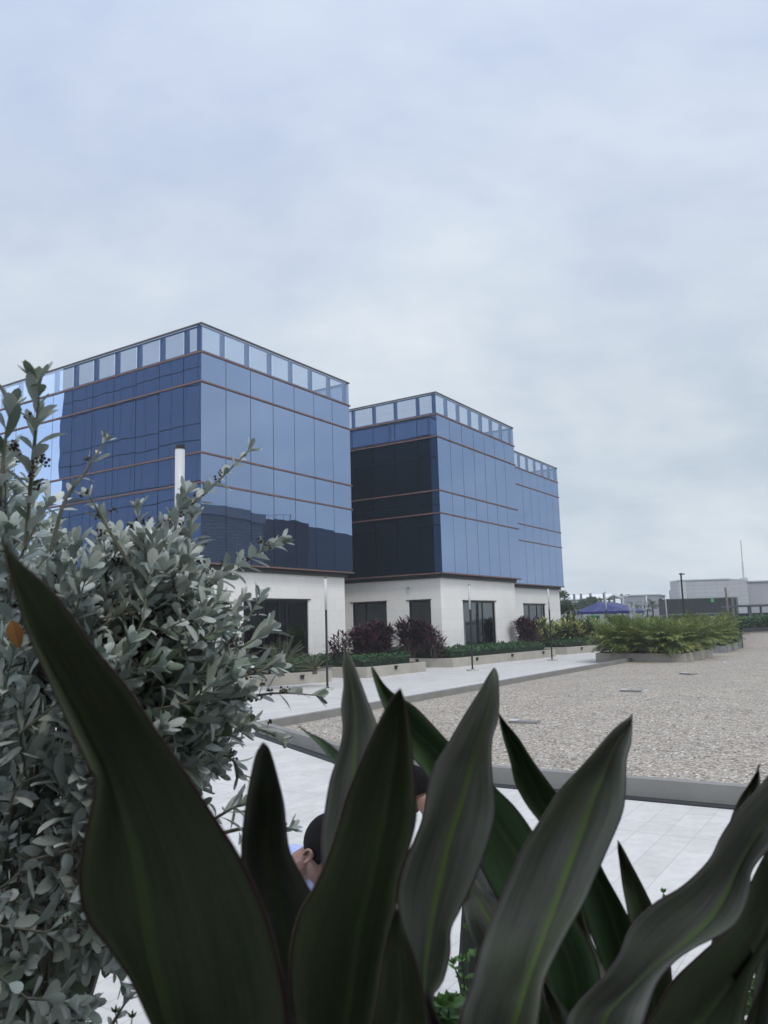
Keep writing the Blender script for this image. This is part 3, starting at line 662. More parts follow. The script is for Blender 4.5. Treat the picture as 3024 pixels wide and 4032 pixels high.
for px,Y in ((2394,lpos[2].y+9.3),(2556,lpos[2].y+19.0)):
    p = at(px,2500,Y); lpos.append(Vector((p.x,p.y,0)))
pn = at(707,2000,7.6); lpos.append(Vector((pn.x,pn.y,0)))
ll_ = ['lamp post with white top before the near glass block, right of the cycads','lamp post in front of the tall window of the middle block','lamp post in front of the farthest block, among yellow green shrubs','lamp post in front of the blue canopy','lamp post left of the dark container, palms behind','nearest lamp post, its white top rising behind the silver shrub']
for i,(q,lb) in enumerate(zip(lpos,ll_)):
    if i == 0: lp.location = q; lp['label'] = lb
    else: dup(lp, q, i*0.4, 1.0, lb)
# boards lying on the gravel
def board(label, px0, px1, py, wd, tilt, sc_white=True):
    p = G(px0,py,0.07); q = G(px1,py+3,0.07); t = thing('loose_board', label, 'board', p, 'boards left lying on the gravel')
    d = (q-p).normalized(); n = Vector((-d.y,d.x,0)); b = MB(); c = (p+q)/2
    b.obox(c, d, n, (q-p).length/2, wd, 0.058, 0.10); b.build('plank', M['curb'], t)
    if sc_white:
        b = MB(); b.obox(p+d*0.06, d, n, 0.10, wd*1.05, 0.101, 0.115); b.build('white_end', M['white'], t)
board('grey board on the gravel nearest the leaves, white at its left end', 2014, 2120, 2841, 0.14, 0)
board('grey board with white end on the gravel in front of the palm planter', 2450, 2528, 2719, 0.16, 0)
board('small pale board on the gravel right of the palm planter', 2688, 2735, 2652, 0.16, 0)
for (px,py,lb) in ((2538,2723,'white scrap of board right of the grey board before the palms'),(2850,2608,'white scrap on the gravel far right')):
    p = G(px,py,0.06); t = MB(); t.obox(p, Vector((1,0,0)), Vector((0,1,0)), 0.11, 0.08, 0.055, 0.085); t.obox(p+Vector((0.07,0.05,0)), Vector((0.8,0.6,0)), Vector((-0.6,0.8,0)), 0.06, 0.04, 0.086, 0.10)
    tag(t.build('scrap', M['white'], None, origin=p), lb, 'scrap')
# ---------------------------------------------------------------- far side of the site
def xz_extrude(mb, prof, y0, y1, mi=0):
    n = len(prof)
    mb.add([(x,y0,z) for x,z in prof]+[(x,y1,z) for x,z in prof], [tuple(range(n)), tuple(range(2*n-1,n-1,-1))]+[(i,n+i,n+(i+1)%n,(i+1)%n) for i in range(n)], mi)
def panelmat(name, c, mort, bw, rh, ms):
    mt, t, o = newmat(name); q = NT(t)
    tc_ = q.n('ShaderNodeNewGeometry'); s_ = q.n('ShaderNodeSeparateXYZ', {0: tc_.outputs['Position']}); cv = q.n('ShaderNodeCombineXYZ', {0: s_.outputs[0], 1: s_.outputs[2]})
    br = q.n('ShaderNodeTexBrick', {'Vector': cv.outputs[0], 'Color1': (*c,1), 'Color2': (*[x*0.94 for x in c],1), 'Mortar': (*mort,1), 'Scale': 1.0, 'Mortar Size': ms, 'Brick Width': bw, 'Row Height': rh}, offset=0.0)
    p = q.n('ShaderNodeBsdfPrincipled', {'Base Color': br.outputs[0], 'Roughness': 0.5}); t.links.new(p.outputs[0], o.inputs[0]); return mt
Y = 150
xl, xr = at(2668,2300,Y).x, at(2943,2300,Y).x; zt = at(2800,2281,Y).z
t = thing('panel_hall', 'large pale grey panelled hall behind the dark container', 'building', (xl,Y,0))
b = MB(); xz_extrude(b, [(xl,0),(xr,0),(xr,zt-1.0),(xr-1.0,zt-0.15),(xr-3.2,zt),(xl,zt)], Y, Y+4); b.build('wall', panelmat('grey wall panels', (0.36,0.37,0.385), (0.22,0.225,0.24), 2.15, 0.72, 0.025), t)
b = MB(); b.box(xl-0.1,xr-3.2,Y-0.15,Y-0.005,zt-0.12,zt+0.08); b.build('roof_edge', M['lightgrey'], t)
b = MB(); b.box(xl+0.3,xl+1.5,Y-0.04,Y-0.006,zt-8,zt-0.2); b.build('corner_strip', M['lightgrey'], t)
Y = 153
t = thing('grey_hall', 'plain grey hall at the right edge beside the panelled one', 'building', (xr,Y,0))
zt2 = at(3000,2288,Y).z; b = MB(); b.box(xr+0.4,xr+40,Y,Y+40,0,zt2); b.build('wall', plain('lilac grey sheet', (0.30,0.30,0.325), 0.6, var=0.04, scale=0.3), t)
b = MB(); b.box(xr+0.4,xr+40,Y-0.3,Y-0.006,zt2-0.1,zt2+0.12); b.build('roof_edge', M['lightgrey'], t)
t = thing('roof_ladder', 'grey caged ladder on the joint between the two grey halls', 'ladder', (xr+1,Y-1,0))
b = MB()
for dx in (0.35,1.0): b.tube([(xr+dx,Y-0.8,1.2),(xr+dx,Y-0.8,zt2+0.4)], 0.07, 6)
for k in range(26): b.tube([(xr+0.35,Y-0.8,1.5+k*0.31),(xr+1.0,Y-0.8,1.5+k*0.31)], 0.035, 5)
b.build('rungs', plain('galvanised steel', (0.22,0.22,0.23), 0.6), t)
p = at(2928,2279,151); q = at(2916.5,2128,151)
t = thing('antenna_mast', 'thin white antenna mast on the roof of the panelled hall', 'antenna', (p.x,p.y,p.z))
b = MB(); b.tube([p, p.lerp(q,0.45)], 0.16, 8); b.tube([p.lerp(q,0.45), q], 0.10, 8); b.build('mast', M['lightgrey'], t)
b = MB(); b.box(p.x-0.6,p.x+0.6,p.y-0.4,p.y+0.4,p.z-0.3,p.z+0.1); b.build('mast_foot', M['lightgrey'], t)
# dark container on a dark base
Y = 108; xl, xr = at(2625,2400,Y).x, at(2908,2400,Y).x; zt = at(2760,2358,Y).z; zb = at(2760,2418,Y).z
t = thing('dark_container', 'long dark corrugated container with a green patch on its side', 'container', (xl,Y,0))
b = MB(); b.box(xl,xr-0.9,Y,Y+3,zb,zt); b.build('body', corrug('dark corrugated steel', (0.010,0.012,0.016), (0.020,0.023,0.029), 0.28, (1,0,0)), t)
b = MB(); b.box(xl-0.1,xr,Y-0.05,Y+3.05,zt,zt+0.12); b.box(xl-0.1,xr-0.9,Y-0.04,Y-0.005,zb-0.05,zb+0.14); b.build('rail', plain('green grey rail', (0.10,0.13,0.12), 0.6), t)
b = MB(); b.box(xr-0.895,xr-0.5,Y-0.04,Y+3,0.2,zt-0.003); b.box(xr-0.3,xr,Y-0.04,Y+3,0.2,zt-0.003); b.box(xr-0.5,xr-0.3,Y+0.3,Y+3,0.2,zt-0.1); b.build('end_frame', plain('weathered green frame', (0.09,0.11,0.09), 0.7), t)
b = MB(); b.box(xl,xr-0.9,Y+0.1,Y+3,0,zb-0.055); b.build('base', plain('dark base', (0.018,0.02,0.026), 0.8), t)
g0, g1 = at(2799,2362,Y), at(2810.5,2362,Y); b = MB(); b.box(g0.x,g1.x,Y-0.03,Y-0.004,at(2805,2370.5,Y).z,at(2805,2355,Y).z); b.build('patch', plain('bright green paint', (0.06,0.34,0.14), 0.6), t)
# open shelter at the right edge
Y = 96; xl, xr = at(2909,2400,Y).x, at(3120,2400,Y).x
t = thing('open_shelter', 'dark flat roofed shelter with thick posts at the right edge', 'shelter', (xl,Y,0)); zr = at(2980,2384,Y).z
b = MB(); b.box(xl,xr,Y,Y+5,zr-0.12,zr+0.12); b.build('roof', M['railtop'], t)
for px,wd in ((2956,0.34),(3001,0.14),(3080,0.3)):
    b = MB(); x = at(px,2400,Y).x; b.box(x-wd/2,x+wd/2,Y+0.2,Y+0.5,0,zr-0.121); b.build('post', M['railtop'], t)
b = MB(); b.box(xl,xr,Y+0.6,Y+0.8,0,at(2980,2413,Y).z); b.build('low_wall', M['black'], t)
# boundary wall with vines
w0 = G(2919,2554,0.0); w1 = w0 + Vector((40,9.5,0)); d = (w1-w0).normalized(); n = Vector((-d.y,d.x,0)); zw = at(2960,2487,w0.y).z
t = thing('boundary_wall', 'plain beige wall at the far end of the gravel', 'wall', w0)
b = MB(); b.obox((w0+w1)/2, d, n, 20.5, 0.15, 0, zw); b.build('wall', plain('pinkish render', (0.40,0.37,0.345), 0.85, var=0.06), t)
b = MB(); b.obox((w0+w1)/2-n*0.03, d, n, 20.5, 0.20, zw+0.002, zw+0.26); b.build('trough', plain('dark trough', (0.03,0.035,0.04), 0.7), t)
def vines(label, p0, p1, z0, z1, th, n_, size, seed, cat='hedge'):
    r = random.Random(seed); dd_ = (p1-p0); ln = dd_.length; dd_.normalize(); nn_ = Vector((-dd_.y,dd_.x,0)); t = thing('vine_hedge', label, cat, (p0.x,p0.y,z0)); b = MB()
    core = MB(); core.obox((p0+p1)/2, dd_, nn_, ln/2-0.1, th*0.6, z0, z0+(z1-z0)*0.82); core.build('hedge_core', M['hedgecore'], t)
    for k in range(n_):
        s_ = r.uniform(0,ln); top = (z1-z0)*(0.92+0.13*math.sin(s_*0.9)+0.08*math.sin(s_*2.7+1)); z = z0+top*r.random()**0.7
        q = p0+dd_*s_+nn_*(th*r.uniform(-1,1)); a = r.uniform(0,6.283); el = r.uniform(-1.0,0.9)
        b.leaf(Vector((q.x,q.y,z)), Vector((math.cos(a)*math.cos(el),math.sin(a)*math.cos(el),math.sin(el))), Vector((r.uniform(-1,1),r.uniform(-1.5,0),r.uniform(0,1))), size*r.uniform(.7,1.3), size*.6, .2, .2, 1)
    b.build('foliage', M['hedge'], t)
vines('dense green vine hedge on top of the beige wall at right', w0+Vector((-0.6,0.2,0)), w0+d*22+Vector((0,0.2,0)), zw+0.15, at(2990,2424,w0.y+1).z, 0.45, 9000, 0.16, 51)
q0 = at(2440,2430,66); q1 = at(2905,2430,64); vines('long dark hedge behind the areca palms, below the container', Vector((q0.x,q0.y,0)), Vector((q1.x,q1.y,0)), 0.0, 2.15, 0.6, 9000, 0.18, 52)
# grey building, shed, trees
Y = 172; xl, xm, xr = at(2446,2400,Y).x, at(2592,2400,Y).x, at(2628,2400,Y+9).x; zt = at(2520,2345,Y).z
t = thing('grey_warehouse', 'plain mid grey warehouse behind the blue canopy', 'building', (xl,Y,0))
b = MB(); b.prism([(xl,Y),(xm,Y),(xr,Y+10),(xr+2,Y+30),(xl*(Y+30)/Y,Y+30)], 0, zt); b.build('wall', plain('blue grey sheet', (0.235,0.25,0.275), 0.6, var=0.05, scale=0.3), t)
b = MB(); b.prism([(xl-.2,Y-.2),(xm,Y-.2),(xr+.2,Y+9.9),(xr+2.2,Y+30.1),(xl*(Y+30)/Y-.2,Y+30.1)], zt+0.003, zt+0.22); b.build('roof_edge', M['lightgrey'], t)
t = thing('steel_shed', 'open steel shed with pale roof and posts rising above its eave', 'building', at(2300,2425,140))
ga, gb, gc = at(2388,2353,138), at(2415,2338,142), at(2447,2351,146); ext = Vector((-26,4,0)); b = MB()
th_ = Vector((0,0,0.25))
b.add([ga,gb,gb+ext,ga+ext,gb,gc,gc+ext,gb+ext,ga-th_,gb-th_,gc-th_,ga+ext-th_,gb+ext-th_,gc+ext-th_], [(0,1,2,3),(4,5,6,7),(8,11,12,9),(9,12,13,10),(0,3,11,8),(5,10,13,6),(0,8,9,1),(1,9,10,5)]); b.build('roof', plain('white sheet roof', (0.62,0.64,0.65), 0.5, var=0.06), t)
for px,py in ((2222,2341),(2260,2339),(2287,2338),(2324,2336),(2377,2334)):
    b = MB(); q = at(px,py,137); b.box(q.x-0.17,q.x+0.17,q.y-0.17,q.y+0.17,0,q.z); b.build('column', plain('shed column', (0.17,0.18,0.19), 0.7), t)
for px,py in ((2447,2338),):
    b = MB(); q = at(px,py,148); b.box(q.x-0.17,q.x+0.17,q.y-0.17,q.y+0.17,0,q.z); b.build('column', plain('shed column', (0.17,0.18,0.19), 0.7), t)
for px in (2398,2418):
    b = MB(); q = at(px,2352,144); b.box(q.x-0.15,q.x+0.15,q.y-0.15,q.y+0.15,0,q.z); b.build('column', plain('shed column', (0.17,0.18,0.19), 0.7), t)
b = MB(); q = at(2300,2358,141); b.box(q.x-11,q.x+5.2,q.y-0.1,q.y+0.1,q.z-0.35,q.z+0.1); b.build('eave_beam', plain('olive beam', (0.15,0.15,0.12), 0.7), t)
b = MB(); q = at(2300,2400,150); b.box(q.x-11,q.x+6,q.y,q.y+0.2,0,q.z+1.4); b.build('back_wall', plain('shed wall', (0.30,0.32,0.35), 0.7), t)
# blue canopy
FL, FR, BR, BL = at(2265,2409,86), at(2478,2405,80), at(2537,2404,94), at(2330,2408,102); R1, R2 = at(2357,2371,88), at(2430,2373,95)
t = thing('blue_canopy', 'dark blue tarpaulin canopy on white truss legs', 'canopy', at(2390,2425,88))
def tri_grid(mb, A_, B_, Cc, n, amp, r):
    pts = {}; nrm = (B_-A_).cross(Cc-A_).normalized()
    if nrm.z < 0: nrm = -nrm
    vs = []; fs = []
    for i in range(n+1):
        for j in range(n+1-i):
            u, v = i/n, j/n; k = 1-u-v; w_ = min(u,v,k)*3
            sag = -0.35*amp*w_ + amp*0.35*math.sin(u*17+v*6)*min(1,w_*2)
            pts[(i,j)] = len(vs); vs.append(A_*k+B_*u+Cc*v+nrm*sag)
    for i in range(n):
        for j in range(n-i):
            fs.append((pts[(i,j)],pts[(i+1,j)],pts[(i,j+1)]))
            if j < n-i-1: fs.append((pts[(i+1,j)],pts[(i+1,j+1)],pts[(i,j+1)]))
    mb.add(vs, fs)
b = MB(); tri_grid(b, FL, FR, R1, 20, 0.4, rnd); tri_grid(b, FR, BR, R2, 12, 0.2, rnd); tri_grid(b, FR, R2, R1, 12, 0.2, rnd); tri_grid(b, BL, FL, R1, 10, 0.2, rnd); tri_grid(b, BR, BL, R2, 10, 0.2, rnd); tri_grid(b, BL, R1, R2, 10, 0.2, rnd)
dn = Vector((0,0,-0.28))
for p_,q_ in ((FL,FR),(FR,BR),(BR,BL),(BL,FL)): b.add([p_,q_,q_+dn,p_+dn], [(0,1,2,3)])
b.build('tarpaulin', plain('navy tarpaulin', (0.010,0.020,0.125), 0.5, var=0.15, scale=0.8, spec=0.25), t, True)
def truss(mb, x, y, z0, z1, w_):
    cs = [(x-w_,y-w_),(x+w_,y-w_),(x+w_,y+w_),(x-w_,y+w_)]
    for c_ in cs: mb.tube([(c_[0],c_[1],z0),(c_[0],c_[1],z1)], 0.045, 5)
    k = 0; z = z0
    while z+0.5 <= z1:
        for i in range(4):
            a_, b_ = cs[i], cs[(i+1)%4]
            if k % 2: a_, b_ = b_, a_
            mb.tube([(a_[0],a_[1],z),(b_[0],b_[1],z+0.5)], 0.03, 4)
        z += 0.5; k += 1
for px,py,Yq in ((2258,2398,86),(2486,2375,80),(2537,2378,94),(2312,2415,101)):
    q = at(px,py,Yq); b = MB(); truss(b, q.x, q.y, 0, q.z, 0.22); b.build('truss_leg', M['lightgrey'], t)
# green skips
for px0,px1,py,Yq,lb in ((2328,2362,2426,78,'green slatted skip below the left side of the blue canopy'),(2422,2464,2427,76,'green slatted skip below the right side of the blue canopy')):
    p = at(px0,py,Yq); q = at(px1,py,Yq); t = thing('green_skip', lb, 'skip', (p.x,p.y,0), 'green skips'); b = MB(); b.box(p.x,q.x,Yq,Yq+1.5,0.1,p.z); b.build('box', corrug('green slats', (0.015,0.11,0.055), (0.04,0.20,0.11), 0.16, (1,0,0)), t)
    b = MB(); b.box(p.x-.04,q.x+.04,Yq-.04,Yq+1.54,p.z+0.002,p.z+0.08); b.build('rim', M['green'], t)
# poles
def pole(name, label, cat, top, bot, Yq, rad, mt, extra=None):
    q = at(*top,Yq); p0 = at(*bot,Yq); k = (q.z-0)/(q.z-p0.z); g = q+(p0-q)*k; t = thing(name, label, cat, (g.x,g.y,0))
    b = MB(); b.tube([g,q],[rad*1.15,rad],10); b.build('pole', mt, t); return t, q
t, q = pole('street_lamp', 'tall black street lamp rising behind the palms', 'lamp', (2681,2261), (2695,2445), 70, 0.075, M['black'])
b = MB(); b.box(q.x-0.14,q.x+0.30,q.y-0.12,q.y+0.12,q.z-0.04,q.z+0.05); b.box(q.x-0.09,q.x+0.09,q.y-0.09,q.y+0.09,q.z+0.05,q.z+0.10); b.build('lamp_head', M['black'], t)
t, q = pole('utility_pole', 'weathered grey utility pole with two white insulators', 'pole', (2856,2313), (2872,2456), 62, 0.085, plain('grey timber', (0.17,0.155,0.135), 0.9, var=0.25, scale=6))
b = MB(); b.tube([q+Vector((-0.22,0,-0.12)),q+Vector((0.24,0,-0.12))],0.03,6); b.build('cross_arm', M['lightgrey'], t)
for s_ in (-1,1):
    b = MB(); b.tube([q+Vector((0.14*s_,0,-0.12)),q+Vector((0.24*s_,0,-0.11)),q+Vector((0.27*s_,0,-0.11))],[0.03,0.055,0.03],8); b.build('insulator', M['white'], t)
t, q = pole('camera_pole', 'white pole with a camera arm left of the dark container', 'pole', (2620,2359), (2626,2425), 76, 0.06, M['lightgrey'])
b = MB(); b.tube([q,q+Vector((-0.40,0,0.0))],0.045,6); b.build('arm', M['lightgrey'], t)
b = MB(); b.box(q.x-0.52,q.x-0.36,q.y-0.08,q.y+0.08,q.z-0.10,q.z+0.08); b.build('camera_head', M['black'], t)
t, q = pole('flag_pole', 'pale slim pole with a short arm right of the steel shed', 'pole', (2453,2350), (2456,2425), 118, 0.13, M['lightgrey'])
b = MB(); b.tube([q+Vector((-0.8,0,0.02)),q+Vector((0.8,0,0.08))],0.06,6); b.build('arm', M['lightgrey'], t)
# white van far off
p = at(2614,2426,165); t = thing('parked_van', 'white van parked far off left of the container', 'van', (p.x,p.y,0))
b = MB(); xz_extrude(b, [(p.x-0.9,0.35),(p.x+0.9,0.35),(p.x+0.92,1.2),(p.x+0.78,p.z-0.06),(p.x+0.6,p.z),(p.x-0.6,p.z),(p.x-0.78,p.z-0.06),(p.x-0.92,1.2)], p.y, p.y+4.4); b.build('body', M['white'], t)
b = MB(); b.box(p.x-0.62,p.x+0.62,p.y-0.02,p.y-0.003,1.3,1.85); b.build('rear_window', M['frame'], t)
for s_ in (-1,1):
    for yy in (0.8,3.6):
        b = MB(); b.tube([(p.x+s_*0.75,p.y+yy,0.33),(p.x+s_*0.93,p.y+yy,0.33)],0.33,14); b.build('wheel', M['black'], t)
def tree(label, loc, h_, cr, n_, seed, size=0.45, squash=0.75, group='trees on the far side'):
    r = random.Random(seed); t = thing('broadleaf_tree', label, 'tree', loc, group); L0 = Vector(loc); tr = MB(); top = L0+Vector((0,0,h_*0.55))
    tr.tube([L0, L0.lerp(top,0.6)+Vector((0.1,0,0)), top],[cr*0.07,cr*0.055,cr*0.04],8)
    cl = []
    for k in range(11):
        a = r.uniform(0,6.283); e_ = r.uniform(-0.4,1.3); rr_ = cr*r.uniform(.35,.8); c = L0+Vector((math.cos(a)*math.cos(e_)*rr_, math.sin(a)*math.cos(e_)*rr_, h_-cr*squash+math.sin(e_)*rr_*squash)); cl.append((c, cr*r.uniform(.25,.45)))
        tr.tube([top, top.lerp(c,0.6)+Vector((0,0,0.1)), c],[cr*0.03,cr*0.02,cr*0.01],5)
    tr.build('trunk', M['bark'], t); fo = MB()
    for k in range(n_):
        c, rad = r.choice(cl); v = Vector((r.gauss(0,1),r.gauss(0,1),r.gauss(0,1))); v.normalize(); v = v*rad*r.uniform(.55,1.08); v.z *= squash; d_ = (v.normalized()+Vector((r.uniform(-.7,.7),r.uniform(-.7,.7),r.uniform(-.9,.4)))).normalized()
        fo.leaf(c+v, d_, Vector((r.uniform(-1,1),r.uniform(-1,1),r.uniform(.1,1))), size*r.uniform(.6,1.3), size*.5, .2, .2, 1)
    fo.build('crown', M['tree'], t)
p = at(2335,2425,126); tree('broad green tree behind the left half of the blue canopy', (p.x,p.y,0), at(2335,2346,126).z, 1.9, 1800, 61, 0.30)
p = at(2290,2425,122); tree('lower green tree between the shed and the blue canopy', (p.x,p.y,0), at(2290,2362,122).z, 1.6, 1500, 62, 0.28)
p = at(2236,2440,76); tree('bushy tree at the corner of the farthest glass block', (p.x,p.y,0), at(2236,2362,76).z, 1.0, 1600, 63, 0.20, 1.0)
p = at(2221,2440,80); tree('thin tree poking out beside the farthest glass block', (p.x,p.y,0), at(2221,2322,80).z, 0.8, 350, 65, 0.22, 0.8)
p = at(2476,2425,215); tree('dark treetop peeping over the grey warehouse', (p.x,p.y,0), at(2476,2341,215).z, 1.7, 900, 64, 0.4)
def far_palm(label, px, py, Yq, rad, seed):
    r = random.Random(seed); c = at(px,py,Yq); t = thing('royal_palm', label, 'palm', (c.x,c.y,0), 'palms before the grey warehouse'); tr = MB(); tr.tube([(c.x,c.y,0),(c.x+0.05,c.y,c.z*0.5),(c.x,c.y,c.z)],[0.22,0.17,0.12],8); tr.build('trunk', M['bark'], t)
    st = MB(); fo = MB()
    for k in range(14): frond(fo, st, c, k*2.4, r.uniform(-0.1,1.2), rad, 18, 0.07, 0.42, 1.3, r)
    st.build('midribs', M['cane'], t); fo.build('fronds', M['tree'], t)
far_palm('palm with a bare trunk right of the last white lamp top', 2568, 2384, 118, 1.5, 71)
far_palm('palm beside the white camera pole', 2606, 2392, 122, 1.4, 72)
far_palm('palm crown behind the pale side of the blue canopy', 2497, 2386, 116, 1.4, 73)
far_palm('small palm left of the last white lamp top', 2546, 2396, 128, 1.1, 74)
b = MB(); r = random.Random(5)
for k in range(5000):
    x = r.uniform(-150,500); h_ = 3.0+1.2*math.sin(x*0.06)+0.7*math.sin(x*0.23)
    b.leaf(Vector((x, 330+r.uniform(-4,4), h_*r.random())), Vector((r.uniform(-1,1),r.uniform(-1,0),r.uniform(-.5,.8))), Vector((r.uniform(-1,1),-1,r.uniform(0,1))), 2.2, 1.3, .1, .1, 1)
o = b.build('far_wood', M['tree']); tag(o, kind='stuff')
# ---------------------------------------------------------------- planted trough in front of the terrace
t = thing('terrace_planter', 'concrete planting trough that holds the big leaved plants in front', 'planter', (0,1.2,0))
b = MB(); b.box(-4.5,3.5,2.02,2.14,0,0.92); b.box(-4.5,3.5,0.11,0.16,0,0.92); b.box(-4.5,-4.38,0.16,2.02,0,0.92); b.box(3.38,3.5,0.16,2.02,0,0.92); b.build('trough_wall', M['curb'], t)
b = MB(); b.box(-4.38,3.38,0.16,2.02,0.01,0.86); b.build('soil', M['soil'], t)
# ---------------------------------------------------------------- broad strap leaves close to the lens
def leafmat(name, blade0, blade1, rib, edge):
    mt, t, o = newmat(name); q = NT(t)
    uv = q.n('ShaderNodeUVMap'); sx = q.n('ShaderNodeSeparateXYZ', {0: uv.outputs[0]}); u, v = sx.outputs[0], sx.outputs[1]
    st = q.n('ShaderNodeCombineXYZ', {0: q.math('MULTIPLY', u, 34.0), 1: q.math('MULTIPLY', v, 2.5)})
    n1_ = q.n('ShaderNodeTexNoise', {'Vector': st.outputs[0], 'Scale': 1.0, 'Detail': 4.0, 'Roughness': 0.7})
    st2 = q.n('ShaderNodeCombineXYZ', {0: q.math('MULTIPLY', u, 5.0), 1: q.math('MULTIPLY', v, 3.0)})
    n2_ = q.n('ShaderNodeTexNoise', {'Vector': st2.outputs[0], 'Scale': 1.0, 'Detail': 3.0})
    c = q.mix(q.n('ShaderNodeMapRange', {0: q.math('MULTIPLY', q.math('ADD', n1_.outputs[0], n2_.outputs[0]), 0.5), 1: 0.36, 2: 0.66}).outputs[0], blade0, blade1)
    dist = q.math('ABSOLUTE', q.math('SUBTRACT', u, 0.5))
    # the pale rib fades out towards the tip
    k = q.math('MULTIPLY', q.n('ShaderNodeMapRange', {0: dist, 1: 0.012, 2: 0.075, 3: 1.0, 4: 0.0}, interpolation_type='SMOOTHSTEP').outputs[0], q.n('ShaderNodeMapRange', {0: v, 1: 0.05, 2: 0.45, 3: 0.15, 4: 1.0}).outputs[0])
    c = q.mix(k, c, rib)
    kt = q.n('ShaderNodeMapRange', {0: q.math('ADD', v, q.math('MULTIPLY', n1_.outputs[0], 0.03)), 1: 0.02, 2: 0.055, 3: 0.8, 4: 0.0}).outputs[0]
    c = q.mix(kt, c, (0.11,0.075,0.06))
    ke = q.n('ShaderNodeMapRange', {0: dist, 1: 0.475, 2: 0.495, 3: 0.0, 4: 1.0}, interpolation_type='SMOOTHSTEP').outputs[0]
    c = q.mix(ke, c, edge)
    gp = q.n('ShaderNodeNewGeometry'); sp_ = q.n('ShaderNodeTexNoise', {'Vector': gp.outputs['Position'], 'Scale': 70.0, 'Detail': 6.0, 'Roughness': 0.75})
    c = q.mix(q.ramp(sp_.outputs[0], [(0.60, (0,0,0)), (0.72, (0.4,0.4,0.4))]), c, (0.26,0.23,0.19))
    lg_ = q.n('ShaderNodeTexNoise', {'Vector': gp.outputs['Position'], 'Scale': 9.0, 'Detail': 3.0}); c = q.mix(q.ramp(lg_.outputs[0], [(0.5, (0,0,0)), (0.72, (0.45,0.45,0.45))]), c, q.mix(0.5, c, rib))
    b_ = q.n('ShaderNodeBump', {'Height': n1_.outputs[0], 'Strength': 0.5, 'Distance': 0.003})
    p = q.n('ShaderNodeBsdfPrincipled', {'Base Color': c, 'Roughness': 0.5, 'Specular IOR Level': 0.4, 'Normal': b_.outputs[0]})
    tr = q.n('ShaderNodeBsdfTranslucent', {'Color': c}); mx = q.n('ShaderNodeMixShader', {0: 0.10, 1: p.outputs[0], 2: tr.outputs[0]})
    t.links.new(mx.outputs[0], o.inputs[0]); return mt
LM_G = leafmat('grey green blade', (0.105,0.12,0.080), (0.24,0.23,0.185), (0.20,0.28,0.07), (0.09,0.06,0.06))
LM_M = leafmat('dull grey blade', (0.085,0.095,0.075), (0.17,0.165,0.14), (0.12,0.16,0.08), (0.08,0.045,0.045))
LM_D = leafmat('dark green blade', (0.100,0.135,0.064), (0.190,0.205,0.115), (0.20,0.255,0.11), (0.085,0.035,0.035))
LM_N = leafmat('fresh green blade', (0.06,0.12,0.045), (0.11,0.175,0.075), (0.14,0.21,0.08), (0.07,0.04,0.035))
def cr_interp(P, n):
    out_ = []; m_ = len(P)-1
    for i in range(n+1):
        x = i/n*m_; k = min(int(x), m_-1); f = x-k
        p0, p1, p2, p3 = P[max(k-1,0)], P[k], P[k+1], P[min(k+2,m_)]
        out_.append(tuple(0.5*((2*b_)+(-a_+c_)*f+(2*a_-5*b_+4*c_-d_)*f*f+(-a_+3*b_-3*c_+d_)*f**3) for a_,b_,c_,d_ in zip(p0,p1,p2,p3)))
    return out_
def strap(parent, tipp, st, d0, d1, fold, mt, stem, tilt=0.0, label=None, curl=0.0, seed=0, nostem=False):
    # st rows: (left x, left y, rib x, rib y, right x, right y) in photo pixels from tip to base; d0..d1 distance from the lens
    r = random.Random(seed); rows = [(tipp[0],tipp[1])*3]+list(st)
    n = 44; I = cr_interp(rows, n); vs = []; fs = []; uv = []; NU = 10
    for i,row in enumerate(I):
        s_ = i/n; d_ = d0+(d1-d0)*s_ + curl*math.sin(math.pi*s_)
        fw = fold*min(1, s_*3)
        Lp = at(row[0],row[1],d_-tilt*min(1,s_*3)); Mp = at(row[2],row[3],d_+fw); Rp = at(row[4],row[5],d_+tilt*min(1,s_*3))
        for j in range(NU+1):
            u = j/NU
            if u <= 0.5:
                k = u*2; p = Lp.lerp(Mp,k); bow = math.sin(math.pi*k)
            else:
                k = (u-0.5)*2; p = Mp.lerp(Rp,k); bow = math.sin(math.pi*k)
            p = p + Vector((0,1,0))*(fw*0.22*bow) + Vector((0,1,0))*0.004*math.sin(s_*9+u*5+seed)
            vs.append(p); uv.append((u, s_))
    if not nostem:
        for e_ in (1,2):
            k = e_/2; d_ = d1
            for j in range(NU+1):
                u = j/NU; p = Vector(vs[n*(NU+1)+j]); q = stem + Vector(((u-0.5)*0.05, -0.015*math.sin(math.pi*u), 0)); vs.append(p.lerp(q, k)); uv.append((u, 1.0))
        nr = n+3
    else: nr = n+1
    for i in range(nr-1):
        for j in range(NU):
            a_ = i*(NU+1)+j; fs.append((a_,a_+1,a_+NU+2,a_+NU+1))
    b = MB(); b.add(vs, fs); b.uv = uv; o = b.build('leaf', mt, parent, True); sm = o.modifiers.new('thick','SOLIDIFY'); sm.thickness = 0.0012; sm.offset = 0
    if label: o['label'] = label
    return o
V_ = 1.8228
def sc(*rows, f=1.0, ox=0, oy=0): return [tuple((v*f+(ox if i%2==0 else oy)) for i,v in enumerate(r_)) for r_ in rows]
def plant(label, stem_px, d_, soil=0.86):
    s_ = at(*stem_px, d_); t = thing('cordyline_plant', label, 'plant', (s_.x, s_.y, soil), 'broad leaved plants in the trough'); b = MB(); b.tube([(s_.x,s_.y,soil-0.01),(s_.x+0.01,s_.y,(soil+s_.z)/2),s_],[0.028,0.024,0.022],10); b.build('stem', M['bark'], t); return t, s_
pA, sA = plant('dark leaved plant in front at left with one huge leaf crossing the silver shrub', (1250,4700), 0.72)
pB, sB = plant('grey green leaved plant in the middle with pale ribs', (2050,4800), 0.90)
